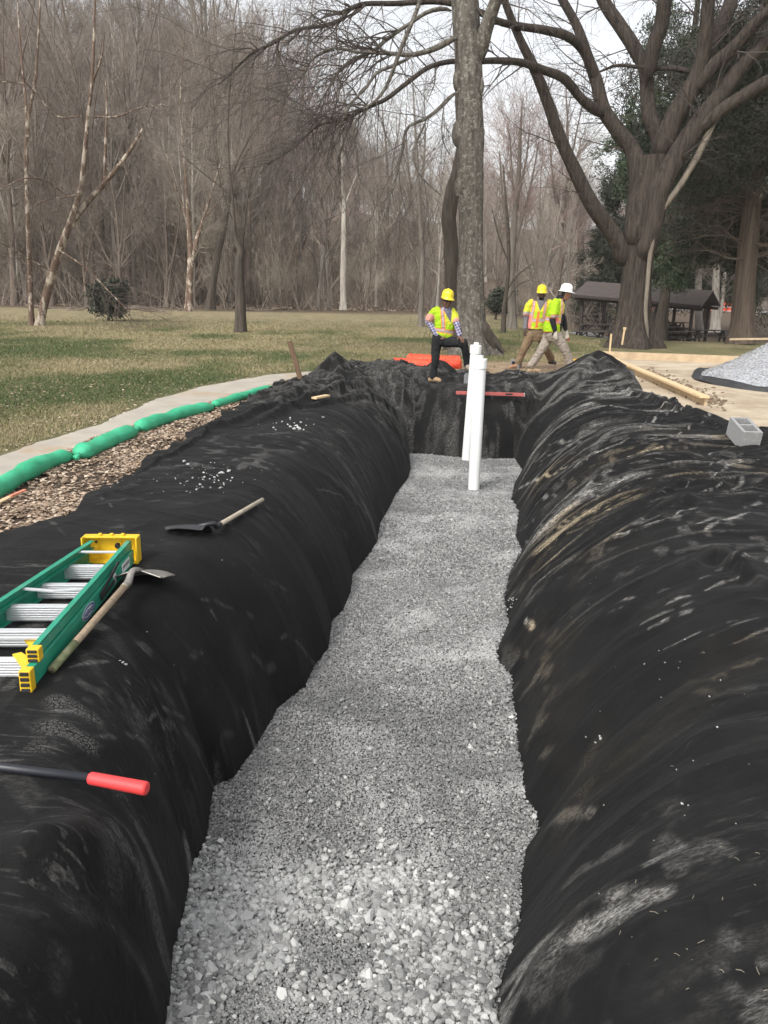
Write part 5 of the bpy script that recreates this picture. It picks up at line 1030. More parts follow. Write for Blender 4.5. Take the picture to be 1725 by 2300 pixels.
V, Fc, tn = rocks(np.stack([cx_+hc.x, cy_+hc.y, hz[iy, ix]+.055], -1), r.uniform(.013, .028, 9000), 1, seed=8); o = MB().add(V, Fc).build('heap_stones', M_STONE, attrs={'tone': tn*.5+.3}); props(o, 'loose stones on the surface of the gravel heap', 'gravel', kind='stuff')
an = np.linspace(0, 2*math.pi, 140, endpoint=False); R0 = 2.50+.22*fbm(np.cos(an)*2+4, np.sin(an)*2+4, 3, 3); rings = []
for k, (dr, z) in enumerate(((-.6, .02), (-.15, .04), (0, .12), (.06, .13), (.10, .02))): rings.append(np.stack([hc.x+(R0+dr)*np.cos(an), hc.y+(R0+dr)*np.sin(an), z+0*an+.03*np.sin(an*9+k)*(k > 1)], -1))
V = np.array(rings); nr, na = V.shape[:2]; idx = np.arange(nr*na).reshape(nr, na); Fc = np.stack([idx[:-1], np.roll(idx, -1, 1)[:-1], np.roll(idx, -1, 1)[1:], idx[1:]], -1).reshape(-1, 4)
o = MB().add(V.reshape(-1, 3), Fc).build('ground_sheet', simple('dusty black sheet', (.03, .03, .032), .6, .3, 6, dirt=((.14, .14, .14), .6)), smooth=True); props(o, 'black plastic sheet with a rolled rim under the gravel heap', 'sheet')
# ================= picnic shelter, tables =================
M_ROOF = simple('brown shingles', (.070, .055, .049), .9, .18, 3, .4, .02); M_POST = simple('dark stained timber', (.035, .026, .022), .8, .2, 6); M_TBL = simple('dark weathered planks', (.055, .047, .042), .8, .25, 6)
SYa, SYb = 50.0, 46.5
A = P(1303, 748, SYa); B_ = P(1546, 775, SYb); zg = min(A.z, B_.z)
ex = Vector((B_.x-A.x, B_.y-A.y, 0)); Ls = ex.length; ex.normalize(); ey = Vector((-ex.y, ex.x, 0)); e = empty('picnic_shelter', (A.x, A.y, A.z), 'open brown picnic shelter on dark posts behind the big tree', 'shelter'); slope = (B_.z-A.z)/Ls
hp = 2.15; W2 = 4.2
def LP(u, v_, z): return ex*u+ey*v_+Vector((0, 0, z+slope*u))
for u in (0, Ls*.36, Ls*.69, Ls):
    for v_ in (0, W2): p0 = LP(u, v_, -.25); MB().box(p0+Vector((0, 0, (hp+.3)/2)), (.17, .17, hp+.25), Matrix.Rotation(math.atan2(ex.y, ex.x), 3, 'Z'), .01).build('post', M_POST, e)
def slab(pts, th):
    mb = MB(); k = len(pts); mb.add([tuple(p) for p in pts]+[tuple(p+Vector((0, 0, th))) for p in pts], [tuple(range(k))[::-1], tuple(range(k, 2*k))]+[(i, (i+1) % k, k+(i+1) % k, k+i) for i in range(k)]); return mb
ov = .55; rh = .80
for s_ in (0, 1):
    v0, v1 = ((-ov, W2/2) if s_ == 0 else (W2+ov, W2/2)); z0, z1 = hp-.03, hp+rh
    slab([LP(-ov, v0, z0), LP(Ls+ov, v0, z0), LP(Ls+ov, v1, z1), LP(-ov, v1, z1)], .10).build('roof', M_ROOF, e)
for v_ in (-.0, W2): MB().beam(LP(-ov, v_, hp-.13), LP(Ls+ov, v_, hp-.13), .12, .18).build('beam', M_POST, e)
for v_ in (-ov,): MB().beam(LP(-ov, v_-.03, hp+.02), LP(Ls+ov, v_-.03, hp+.02), .04, .16).build('fascia', M_POST, e)
def table(px, py, Y0, rz, label, s=1.0):
    q = P(px, py, Y0); e = empty('picnic_table', q, label, 'picnic table', 'dark picnic tables by the shelter', rz)
    mb = MB(); 
    for k in range(5): mb.box((0, -.30+.15*k, .74), (1.85, .14, .04))
    mb.build('top', M_TBL, e)
    for sy in (-1, 1):
        mb = MB(); mb.box((0, sy*.72-.07, .44), (1.85, .13, .04)); mb.box((0, sy*.72+.07, .44), (1.85, .13, .04)); mb.build('bench', M_TBL, e)
    for sx in (-.65, .65):
        mb = MB(); mb.beam(Vector((sx, -.55, 0)), Vector((sx, -.15, .72)), .06, .09, up=(1, 0, 0)); mb.beam(Vector((sx, .55, 0)), Vector((sx, .15, .72)), .06, .09, up=(1, 0, 0)); mb.beam(Vector((sx+.03, -.75, .40)), Vector((sx+.03, .75, .40)), .05, .08); mb.build('leg_frame', M_POST, e)
        mb = MB(); mb.beam(Vector((sx, 0, .40)), Vector((sx*.25, 0, .70)), .05, .06, up=(0, 1, 0)); mb.build('brace', M_POST, e)
    return e
table(1322, 776, 44.5, .15, 'picnic table at the far left, in front of the shelter, beside the white-helmeted worker')
table(1336, 758, 47.5, .1, 'picnic table under the left end of the shelter roof'); table(1400, 752, 49.5, 1.4, 'picnic table end-on under the shelter, left of the big trunk')
table(1494, 764, 47, -.15, 'picnic table under the shelter just right of the big trunk'); table(1506, 752, 50, .1, 'rear picnic table beneath the right half of the shelter')
table(1518, 777, 43.5, -.05, 'nearest picnic table right of the big trunk, outside the roof'); table(1592, 773, 44.5, -.1, 'picnic table standing alone right of the shelter')
table(1325, 730, 58, .3, 'small far picnic table seen past the left post')
q = P(1508, 758, 48); r = np.random.RandomState(44); n_ = 260; st = np.zeros((n_, 4, 3)); a_ = r.uniform(0, 6.28, n_); rr_ = .7*np.sqrt(r.rand(n_)); st[:, 0] = np.stack([rr_*np.cos(a_), rr_*np.sin(a_), r.rand(n_)*.9*(1-rr_/.9)], -1); D_ = r.normal(size=(n_, 3)); D_ /= np.linalg.norm(D_, axis=1, keepdims=True)
for j in range(1, 4): st[:, j] = st[:, j-1]+D_*.16
o = MB().add(*tubes(st, np.full((n_, 4), .03), 4)).build('brush_pile', simple('dark brush', (.05, .036, .028), .95, .3, 3)); o.location = q; props(o, 'dark brown pile of brush under the right half of the shelter', 'brush pile')
# orange barrels by the far road
M_BAR = simple('orange barrel', (.75, .10, .03), .5, .1, 5)
BLB = ['second', 'third', 'fourth', 'fifth', 'first', 'sixth']
for i, (px, py) in enumerate(((1622, 712), (1636, 711), (1648, 713), (1660, 713), (1596, 712), (1672, 714), (1462, 702))):
    Y0 = 96; q = P(px, py, Y0); q.z = float(terrain(q.x, q.y)); e = empty('traffic_barrel', q, (BLB[i]+' from the left of the six orange barrels beside the far road' if i < 6 else 'lone orange barrel seen beside the big trunk, far off'), 'traffic barrel', 'orange traffic barrels by the far road')
    MB().tube([(0, 0, 0), (0, 0, .15), (0, 0, .151), (0, 0, 1.0)], [.36, .34, .30, .22], 14).build('barrel', M_BAR, e); 
    mb = MB(); mb.tube([(0, 0, .42), (0, 0, .56)], [.28, .265], 14); mb.tube([(0, 0, .70), (0, 0, .84)], [.255, .24], 14) if False else None; mb.build('band', M_WHT, e)
# ================= loose stuff =================
def on_cloth(px, py): p = surf_px(px, py); return p
r = np.random.RandomState(22); C_ = []; S_ = []
def cl(px, py, sx, sy, n, s0, s1):
    for i in range(n): p = on_cloth(px+r.normal(0, sx), py+r.normal(0, sy)); C_.append((p.x, p.y, p.z+.004)); S_.append(r.uniform(s0, s1))
cl(655, 952, 38, 9, 16, .008, .020); cl(665, 962, 12, 4, 8, .012, .03); cl(455, 1080, 48, 13, 40, .005, .013); cl(440, 1072, 60, 20, 34, .003, .007); cl(415, 1042, 3, 3, 2, .02, .026); cl(505, 1066, 8, 4, 3, .02, .03)
cl(1500, 1480, 120, 60, 8, .003, .007); cl(1560, 1700, 110, 120, 9, .003, .006); cl(1400, 1800, 160, 110, 7, .002, .005); cl(1330, 1660, 20, 6, 4, .006, .011); cl(1250, 1380, 200, 130, 5, .003, .005); cl(350, 1350, 150, 200, 8, .002, .005); cl(1145, 1350, 5, 14, 16, .005, .011); cl(25, 1515, 2, 2, 1, .012, .013); cl(280, 1490, 14, 8, 4, .005, .01)
V, Fc, tn = rocks(np.array(C_), np.array(S_), 1, seed=12); o = MB().add(V, Fc).build('scattered_stones', M_STONE, attrs={'tone': tn*.35+.65}); props(o, 'pale chips of stone scattered over the black sheet', 'stones', kind='stuff')
st = []; 
for i in range(34):
    px, py = (r.uniform(1380, 1725), r.uniform(1880, 2290)) if i < 26 else (r.uniform(1150, 1725), r.uniform(1000, 1800)); p = on_cloth(px, py); a_ = r.uniform(0, 6.28); L = r.uniform(.008, .024); d = Vector((math.cos(a_), math.sin(a_), r.uniform(-.1, .2))); st.append([tuple(p+Vector((0, 0, .005))), tuple(p+d*L*.5+Vector((0, 0, .007))), tuple(p+d*L+Vector((r.normal(0, .004), 0, .004)))])
o = MB().add(*tubes(np.array(st), np.full((34, 3), .0011), 4)).build('twig_fragments', simple('straw twigs', (.20, .18, .14), .9, .3, 20)); props(o, 'tiny straw and twig fragments on the right bank of the sheet', 'debris', kind='stuff')
# dead leaves
_pa = A_PATH[np.argsort(A_PATH[:, 1])]
def PLX(y): return np.interp(y, _pa[:, 1], _pa[:, 0])
def leafset(x, y, z, size, seed, name, mat, label):
    r = np.random.RandomState(seed); n_ = len(x); a_ = r.uniform(0, 6.28, n_); s = size*r.uniform(.5, 1.4, n_); d = np.stack([np.cos(a_), np.sin(a_), r.normal(0, .22, n_)], -1); w_ = np.stack([-np.sin(a_), np.cos(a_), r.normal(0, .22, n_)], -1); up = np.array([0, 0, 1.])
    c = np.stack([x, y, z], -1); s = s[:, None]; w2 = r.uniform(.25, .5, (n_, 1)); cu = r.uniform(0, .18, (n_, 1))
    V = np.stack([c-d*s*.5, c-d*s*.1+w_*s*w2+up*s*cu, c+d*s*.5+up*s*cu*.3, c-d*s*.05-w_*s*w2+up*s*cu*.8, c+up*s*.08], 1)
    V[..., 2] = np.maximum(V[..., 2], z[:, None]-.003); k = np.arange(n_)[:, None]*5; Fc = np.concatenate([k+np.array([[0, 1, 4]]), k+np.array([[1, 2, 4]]), k+np.array([[2, 3, 4]]), k+np.array([[3, 0, 4]])])
    o = MB().add(V.reshape(-1, 3), Fc).build(name, mat, attrs={'tone': np.repeat(r.rand(n_), 5)}); props(o, label, 'leaves', kind='stuff')
m, n, b = newmat('dead leaves'); n.links.new(ramp(n, attrib(n, 'tone'), [(0, (.10, .062, .040)), (.35, (.24, .165, .11)), (.7, (.40, .30, .21)), (1, (.56, .46, .36))]), b.inputs['Base Color']); b.inputs['Roughness'].default_value = .85; M_LEAF = m
r = np.random.RandomState(31); sxp = [3.5, 7, 9, 14, 17]; sxv = [-3.6, -3.35, -3.35, -2.15, -1.2]
y = 3.5+13.5*r.rand(46000)**1.25; x0 = np.interp(y, sxp, sxv); x1 = outer_l(y)+.10; x = x0+(x1-x0)*r.rand(46000); k = (fbm(x*1.6, y*1.6, 3, 44) > .36) | (r.rand(46000) < .25); x, y = x[k], y[k]
leafset(x, y, np.full(len(x), .006)+.02*r.rand(len(x)), .040, 5, 'leaf_litter', M_LEAF, 'brown dead leaves covering the strip between the green socks and the black sheet')
n_ = 9000; y = r.uniform(8, 26, n_); x = in_view_x(y, r.uniform(-60, 1000, n_)); k = (x < PLX(y)+.1) | (y > 17.3); x, y = x[k], y[k]
leafset(x, y, terrain(x, y)+.012, .045, 6, 'scattered_leaves', M_LEAF, 'dead leaves scattered over the lawn')
n_ = 4500; y = r.uniform(56, 60, n_)+r.exponential(5, n_); x = in_view_x(y, r.uniform(-100, 1200, n_)); leafset(x, y, terrain(x, y)+.02, .22, 7, 'wood_edge_litter', M_LEAF, 'deep leaf litter along the wood edge')
# grass blades
m, n, b = newmat('grass blades'); n.links.new(ramp(n, attrib(n, 'tone'), [(0, (.052, .085, .024)), (.35, (.105, .130, .045)), (.6, (.23, .20, .10)), (1, (.42, .35, .21))]), b.inputs['Base Color']); b.inputs['Roughness'].default_value = .8; M_BLADE = m
n_ = 460000; r = np.random.RandomState(55); y = 7.2+34*r.rand(n_)**1.7; x = in_view_x(y, r.uniform(-80, 1330, n_)); lim = PLX(y); k = ((x < lim+.04) | (y > 17.2)) & ((x < .9) | (y > 19.5)) & (r.rand(n_) < (.35+.65*sstep(.25, .55, fbm(x*1.3, y*1.3, 3, 66)+.15))*sstep(43, 26, y)*sstep(-.25, .35, lim-x+(y > 17.2)*9)); x, y = x[k], y[k]; n_ = len(x)
a_ = r.uniform(0, 6.28, n_); h = r.uniform(.02, .055, n_)*np.where(y > 14, 1.2, 1); w_ = .0028+.0003*y; lean = r.normal(0, .6, (n_, 2))*h[:, None]; z = terrain(x, y)-.004; c = np.stack([x, y, z], -1); s = np.stack([np.cos(a_)*w_, np.sin(a_)*w_, 0*a_], -1)
V = np.stack([c-s, c+s, c+np.stack([lean[:, 0], lean[:, 1], h], -1)], 1).reshape(-1, 3); tn = np.clip(.10+.65*sstep(.3, .7, fbm(x*.45, y*.3, 4, 67)*.8+.25*sstep(13, 32, y))+r.normal(0, .15, n_), 0, 1)
o = MB().add(V, np.arange(n_*3).reshape(-1, 3)).build('grass', M_BLADE, attrs={'tone': np.repeat(tn, 3)}); props(o, 'short patchy winter grass on the lawn', 'grass', kind='stuff')
# dirt clods on the sand by the plank
r = np.random.RandomState(66); C_ = []; S_ = []
for i in range(330): t = r.rand(); p = G(1455+165*t+r.normal(0, 16), 838+72*t+r.normal(0, 7), .01); C_.append((p.x, p.y, .02)); S_.append(r.uniform(.01, .045))
for i in range(90): p = G(r.uniform(1300, 1420), r.uniform(815, 838), .01); C_.append((p.x, p.y, .02)); S_.append(r.uniform(.01, .05))
for i in range(200): x = r.uniform(.3, 4.5); y = r.uniform(16.3, 18.5); C_.append((x, y, .014)); S_.append(r.uniform(.008, .03))
V, Fc, tn = rocks(np.array(C_), np.array(S_), 1, seed=13, jit=.4); o = MB().add(V, Fc).build('soil_clods', simple('dark soil', (.16, .115, .075), .95, .35, 12)); props(o, 'clods of dark soil strewn on the sand and dirt', 'soil', kind='stuff')
# fallen branches at the wood edge
r = np.random.RandomState(88)
for i, (px, py, Y0, L, a_) in enumerate(((320, 700, 47, 2.6, .1), (350, 690, 50, 3.5, -.2), (120, 690, 50, 3, .3), (600, 690, 54, 3, .1), (190, 700, 48, 2, .5))):
    q = P(px, py, Y0); q.z = float(terrain(q.x, q.y))+.1; t = np.linspace(0, 1, 8); pts = np.stack([L*(t-.5)*math.cos(a_), L*(t-.5)*math.sin(a_), .10*np.sin(t*5+i)], -1)+r.normal(0, .03, (8, 3)); rad = .09*np.linspace(1, .4, 8); o = MB().tube(pts, rad, 8).build('fallen_branch', M_BK[1], smooth=True); o.location = q
    props(o, ['longest thin branch lying beside the holly bush at the wood edge', 'fallen bare branch right of the holly bush', 'fallen branch behind the birch clump', 'fallen branch near the slim stub tree', 'short fallen branch just behind the holly bush'][i], 'branch', 'fallen branches at the wood edge')
# ================= people =================
def colmat(name, rough=.8, bstr=.3, bsc=40, fold=9.0):
    m, n, b = newmat(name); a = n.nodes.new('ShaderNodeAttribute'); a.attribute_name = 'Col'; v = coords(n)
    f = noise(n, v, bsc, 4, .6); g_ = noise(n, coords(n, (1, 1, .45)), fold, 4, .6)
    c = mixc(n, mathn(n, 'MULTIPLY', f, .25), a.outputs['Color'], (.05, .045, .04), 'MULTIPLY'); n.links.new(c, b.inputs['Base Color']); b.inputs['Roughness'].default_value = rough; b.inputs['Specular IOR Level'].default_value = .25
    bump(n, b, mathn(n, 'ADD', mathn(n, 'MULTIPLY', g_, 3), f), bstr, .012); return m
M_SKIN = colmat('skin', .5, .12, 60, 3); M_CLOTH = colmat('cloth', .85, .9, 50, 11); M_LEATH = colmat('boot leather', .6, .4, 60, 12)
def caps(mb, a, b_, r0, r1, n=12):
    a = Vector(a); b_ = Vector(b_); mb.sphere(a, r0, n, 8); mb.sphere(b_, r1, n, 8); mb.tube([a, b_], [r0, r1], n)
def chain(mb, pts, rad):
    for i in range(len(pts)-1): caps(mb, pts[i], pts[i+1], rad[i], rad[i+1])
def loft(mb, rings, n=20):
    """rings: (centre, half width, half depth, yaw)"""
    V = []
    for c, a, b_, yw in rings:
        cs, sn = math.cos(yw), math.sin(yw)
        for k in range(n):
            t = 2*math.pi*k/n; ct, st_ = math.cos(t), math.sin(t); p = 2.4; x = a*math.copysign(abs(ct)**(2/p), ct); y = b_*math.copysign(abs(st_)**(2/p), st_); V.append((c[0]+x*cs-y*sn, c[1]+x*sn+y*cs, c[2]))
    m_ = len(rings); F_ = [(i*n+k, i*n+(k+1) % n, (i+1)*n+(k+1) % n, (i+1)*n+k) for i in range(m_-1) for k in range(n)]
    F_ += [tuple(range(n))[::-1], tuple(range((m_-1)*n, m_*n))]; mb.add(V, F_)
def fuse(mb, name, parent, mat, voxel, colf, smooth=3, disp=0.0, dsc=.08):
    o = mb.build(name+'_src', None); md = o.modifiers.new('r', 'REMESH'); md.mode = 'VOXEL'; md.voxel_size = voxel; md.use_smooth_shade = True
    s_ = o.modifiers.new('s', 'SMOOTH'); s_.factor = .5; s_.iterations = smooth
    bpy.context.view_layer.update(); dg = bpy.context.evaluated_depsgraph_get(); me = bpy.data.meshes.new_from_object(o.evaluated_get(dg)); old = o.data; bpy.data.objects.remove(o); bpy.data.meshes.remove(old)
    me.name = name; n_ = len(me.vertices); co = np.zeros(n_*3); me.vertices.foreach_get('co', co); co = co.reshape(-1, 3)
    if disp:
        no = np.zeros(n_*3); me.vertices.foreach_get('normal', no); no = no.reshape(-1, 3)
        h = ridged(fbm(co[:, 0]/dsc+co[:, 1]*4, co[:, 2]/dsc*1.5+co[:, 1]/dsc*.5, 3, 5))**2-.3; co = co+no*(h*disp)[:, None]; me.vertices.foreach_set('co', co.ravel())
    C = colf(co); at = me.color_attributes.new('Col', 'FLOAT_COLOR', 'POINT'); at.data.foreach_set('color', np.c_[C, np.ones(n_)].ravel()); me.materials.clear(); me.materials.append(mat)
    me.polygons.foreach_set('use_smooth', np.ones(len(me.polygons), bool)); o = bpy.data.objects.new(name, me); COL.objects.link(o); o.parent = parent; return o
class Fig:
    def __init__(s, ox, oy, sc, Y, foot, name_label, group='construction workers'):
        s.ox, s.oy, s.sc, s.Y = ox, oy, sc, Y; f = P(ox+foot[0]/sc, oy+foot[1]/sc, Y); s.base = f
        s.e = empty('person', f, name_label, 'person', group)
    def __call__(s, zx, zy, dy=0.0): return P(s.ox+zx/s.sc, s.oy+zy/s.sc, s.Y+dy)-s.base
def head(mb, c, yaw, pitch=0.0, roll=0.0):
    R = Matrix.Rotation(yaw, 3, 'Z') @ Matrix.Rotation(pitch, 3, 'X') @ Matrix.Rotation(roll, 3, 'Y'); T = lambda v_: Vector(c)+R @ Vector(v_)
    mb.sphere(T((0, 0, .02)), 1, 20, 14, (.077, .096, .100), R.to_4x4()); mb.sphere(T((0, -.022, -.045)), 1, 16, 10, (.060, .066, .070), R.to_4x4()); mb.sphere(T((0, -.050, -.088)), 1, 12, 8, (.032, .030, .022), R.to_4x4())
    caps(mb, T((0, -.088, .022)), T((0, -.108, -.016)), .010, .016); mb.sphere(T((0, -.082, .036)), 1, 12, 8, (.058, .016, .012), R.to_4x4()); mb.sphere(T((0, -.088, -.052)), 1, 12, 8, (.026, .010, .011), R.to_4x4())
    for sx in (-1, 1): mb.sphere(T((sx*.080, .006, -.008)), 1, 10, 8, (.012, .022, .032), R.to_4x4()); mb.sphere(T((sx*.044, -.064, -.018)), 1, 10, 8, (.026, .022, .022), R.to_4x4())
    return R, T
def hand(mb, wrist, d, palmn, curl=.5, thumb=1, s=1.0):
    """palm + four bent fingers + thumb; d: direction of the fingers, palmn: normal of the palm side"""
    w = Vector(wrist); d = Vector(d).normalized(); pn = Vector(palmn); pn = (pn-d*pn.dot(d)).normalized(); sd_ = d.cross(pn)
    for q in (-.026, -.009, .009, .026): caps(mb, w+sd_*q*.7*s, w+d*.088*s+sd_*q*s, .017*s, .0125*s)
    for q, L in ((-.030, .058), (-.010, .074), (.010, .080), (.030, .070)):
        p = w+d*.088*s+sd_*q*s; dd = d
        for k, f_ in enumerate((.42, .32, .26)):
            dd = (dd+pn*curl*(.55+.35*k)).normalized(); p2 = p+dd*L*f_*s; caps(mb, p, p2, (.0098-.0008*k)*s, (.0090-.0008*k)*s, 8); p = p2
    t0 = w+d*.022*s+sd_*thumb*.028*s; t1 = t0+(d*.5+sd_*thumb*.75+pn*.35).normalized()*.038*s; t2 = t1+(d*.85+sd_*thumb*.15+pn*.4).normalized()*.032*s; chain(mb, [t0, t1, t2], [.014*s, .0115*s, .0095*s])
M_HATY = simple('yellow hard hat', (.80, .62, .02), .35, .05, 6); M_HATW = simple('white hard hat', (.80, .81, .80), .35, .05, 6)
def hardhat(parent, c, R, mat, full=False, s=1.0):
    c = Vector(c)+R @ Vector((0, .004, .055)); n_ = 40; V = []; prof_ = [(1.0, 0), (1.0, .03), (.985, .055), (.93, .085), (.80, .112), (.60, .130), (.35, .140), (.12, .143)]
    for k, (rr_, z) in enumerate(prof_):
        for j in range(n_):
            t = 2*math.pi*j/n_; rg = 1+.035*max(0, math.cos(t*1.0+math.pi/2)) ; V.append((.104*rr_*math.cos(t), .124*rr_*math.sin(t), z+ (.010*math.exp(-(math.cos(t)/.22)**2)*(rr_ < .99))))
    top = len(V); V.append((0, 0, .153)); br = []
    for j in range(n_):
        t = 2*math.pi*j/n_; f_ = max(0, -math.sin(t)); w_ = (.045 if full else .006)+(.022 if full else .058)*f_**1.5; dz = -.012-(.010 if full else .012)*f_; V.append(((.104+w_)*math.cos(t), (.124+w_)*math.sin(t), dz)); 
    b0 = top+1
    for j in range(n_): v_ = V[b0+j]; V.append((v_[0]*.995, v_[1]*.995, v_[2]-.006))
    for j in range(n_): t = 2*math.pi*j/n_; V.append((.098*math.cos(t), .118*math.sin(t), -.006))
    F_ = [(k*n_+j, k*n_+(j+1) % n_, (k+1)*n_+(j+1) % n_, (k+1)*n_+j) for k in range(len(prof_)-1) for j in range(n_)]; L_ = (len(prof_)-1)*n_
    F_ += [(L_+j, L_+(j+1) % n_, top) for j in range(n_)]; F_ += [(b0+j, b0+(j+1) % n_, (j+1) % n_, j) for j in range(n_)]; F_ += [(b0+n_+j, b0+n_+(j+1) % n_, b0+(j+1) % n_, b0+j) for j in range(n_)]; F_ += [(b0+2*n_+j, b0+2*n_+(j+1) % n_, b0+n_+(j+1) % n_, b0+n_+j) for j in range(n_)]
    V = (np.array(V)*s) @ np.array(R.transposed())+np.array(c); return MB().add(V, F_).build('hard_hat', mat, parent, True)
LIME = np.array([.40, .64, .02]); YLW = np.array([.64, .66, .05]); ORN = np.array([.85, .20, .06]); SILV = np.array([.46, .38, .36]); 
def paint(C, mask, col): C[mask] = col
def boots(fig, ankle, toe, col, sole=(.45, .36, .24), parent=None, s=1.0, lift=0):
    a = Vector(ankle); t = Vector(toe); d = (t-a); d.z = 0; d.normalize(); zb = t.z-.035; mb = MB(); h = Vector((a.x, a.y, zb+.045))-d*.045
    chain(mb, [a+Vector((0, 0, .07)), a, Vector((a.x, a.y, zb+.06))], [.054, .050, .052]); chain(mb, [h, Vector((a.x, a.y, zb+.055))+d*.06, t+Vector((0, 0, .012))-d*.03], [.044, .047, .040]); mb.sphere(t-d*.02, .042, 12, 8, (1, 1, .85))
    c_ = np.array(col)
    def cf(co): C = np.tile(c_, (len(co), 1)); C[co[:, 2] < zb+.022] = sole; return C
    return fuse(mb, 'boot', fig.e, M_LEATH, .008, cf)
# ---------- worker 1: foot up on a block, hand on the hip ----------
f1 = Fig(940, 640, 9.217, 14.62, (350, 2020), 'worker in yellow hard hat, sunglasses and lime vest with one foot up on a block')
SK1 = np.array([.16, .088, .060])
hip = f1(455, 1100); chest = f1(560, 700); nk = f1(565, 500)
# body
mb = MB(); R1, T1 = head(mb, f1(588, 345, -.05), .22, .12, -.05); caps(mb, f1(560, 400), f1(560, 520), .056, .062)
chain(mb, [f1(350, 590), f1(200, 745, .06), f1(375, 1010, -.05)], [.05, .04, .030]); chain(mb, [f1(725, 600), f1(800, 840, -.14), f1(845, 1045, -.24)], [.05, .04, .030])
hand(mb, f1(385, 1020, -.06), f1(500, 1095, -.13)-f1(385, 1020, -.06), (0.1, .9, -.2), .25, -1); hand(mb, f1(848, 1050, -.25), f1(900, 1125, -.31)-f1(848, 1050, -.25), (-.1, .3, -1), .45, -1)
chain(mb, [hip, chest, nk], [.11, .12, .06]); chain(mb, [f1(390, 1130), f1(350, 1520, -.02), f1(310, 1900)], [.07, .05, .04]); chain(mb, [f1(560, 1140), f1(930, 1190, -.22), f1(1010, 1650, -.10)], [.07, .05, .04])
fuse(mb, 'body', f1.e, M_SKIN, .007, lambda co: np.tile(SK1, (len(co), 1)), 2)
# trousers
mb = MB(); loft(mb, [(f1(455, 1240), .10, .09, 0), (f1(452, 1160), .150, .115, 0), (f1(465, 1080), .155, .12, 0), (f1(480, 1010), .140, .11, 0)])
chain(mb, [f1(385, 1150), f1(355, 1350), f1(352, 1520, -.02), f1(325, 1740), f1(300, 1900)], [.098, .082, .070, .062, .066]); chain(mb, [f1(540, 1170), f1(740, 1180, -.13), f1(935, 1205, -.24), f1(985, 1420, -.17), f1(1010, 1640, -.10)], [.098, .090, .074, .064, .066])
def cblack(co): C = np.tile(np.array([.018, .019, .021]), (len(co), 1)); return C
fuse(mb, 'trousers', f1.e, M_CLOTH, .010, cblack, 3, .012, .07)
# plaid shirt with collar
mb = MB(); chain(mb, [f1(345, 590, .0), f1(195, 735, .06), f1(290, 900, .0), f1(385, 1030, -.06)], [.068, .056, .050, .044]); chain(mb, [f1(725, 610), f1(798, 830, -.14), f1(846, 1040, -.24)], [.064, .052, .042]); loft(mb, [(f1(540, 900), .13, .10, .1), (f1(560, 640), .165, .105, .1), (f1(560, 520), .12, .08, .1), (f1(562, 470), .066, .066, .1)])
def plaid(co):
    q = np.floor((co[:, 0]+co[:, 2]*.5)*38).astype(int) % 2; w_ = np.floor((co[:, 2]-co[:, 0]*.5)*38).astype(int) % 2; C = np.where((q+w_)[:, None] == 0, [[.50, .48, .56]], np.where((q+w_)[:, None] == 1, [[.24, .22, .34]], [[.06, .06, .14]])); return C
fuse(mb, 'shirt', f1.e, M_CLOTH, .009, plaid, 2, .005, .05)
# vest
mb = MB(); loft(mb, [(f1(560, 1120), .085, .10, .1), (f1(540, 1040), .150, .125, .1), (f1(535, 930), .172, .13, .1), (f1(550, 780), .185, .13, .1), (f1(545, 640), .200, .125, .1), (f1(545, 560), .190, .11, .1), (f1(555, 500), .13, .09, .1)], 24)
chain(mb, [f1(390, 545, .0), f1(330, 580, .01), f1(235, 690, .05)], [.080, .084, .078]); chain(mb, [f1(690, 560), f1(730, 620, -.02), f1(770, 740, -.09)], [.072, .074, .066])
def vest1(co):
    C = np.tile(LIME, (len(co), 1)); x, y, z = co.T; zz = lambda zy: f1(0, zy).z; xx = lambda zx: f1(zx, 800).x; px = x; slope = (x-xx(550))*-.12; zc = z+slope*-1
    C[(x > xx(480)) & (z > zz(800))] = YLW
    zb = z+.14*(x-xx(550)); 
    for a, b_, cc in ((900, 985, ORN), (915, 968, SILV), (980, 1020, YLW)): C[(zb < zz(a)) & (zb > zz(b_))] = cc
    sx_ = xx(500)+(z-zz(780))*-.10; k = (np.abs(x-sx_) < .036) & (z > zz(900)); C[k] = ORN; C[(np.abs(x-sx_) < .021) & (z > zz(900))] = SILV
    sx2 = xx(712)+(z-zz(780))*-.16; C[(np.abs(x-sx2) < .014) & (z > zz(1120)) & (z < zz(900))] = ORN
    # neck opening
    ny = f1(600, 0).x; w_ = np.clip((z-zz(770))/(zz(470)-zz(770)), 0, 1)*.085; C[(np.abs(x-(xx(660)-(z-zz(770))*.28)) < w_) & (y < 0.02) & (z > zz(770))] = [.16, .15, .20]
    d = np.hypot(x-f1(235, 690).x, z-f1(235, 690).z); C[(d < .085) & (x < xx(330))] = [.72, .34, .26]; d = np.hypot(x-f1(775, 750).x, z-f1(775, 750).z); C[d < .07] = [.72, .34, .26]; return C
fuse(mb, 'vest', f1.e, M_CLOTH, .008, vest1, 2, .012, .09)
boots(f1, f1(290, 1925), f1(455, 1985, -.08), (.38, .25, .14)); boots(f1, f1(1012, 1670, -.10), f1(1060, 1735, -.26), (.36, .30, .25))
hardhat(f1.e, T1((0, 0, .02)), R1 @ Matrix.Rotation(.16, 3, 'Y'), M_HATY)
mb = MB(); 
for sx in (-1, 1): mb.sphere(T1((sx*.032, -.092, .024)), 1, 14, 8, (.028, .012, .017), R1.to_4x4())
mb.beam(T1((-.01, -.10, .027)), T1((.01, -.10, .027)), .008, .005); 
for sx in (-1, 1): mb.beam(T1((sx*.058, -.085, .028)), T1((sx*.082, -.0, .024)), .004, .008)
mb.build('sunglasses', M_BLK, f1.e, True)
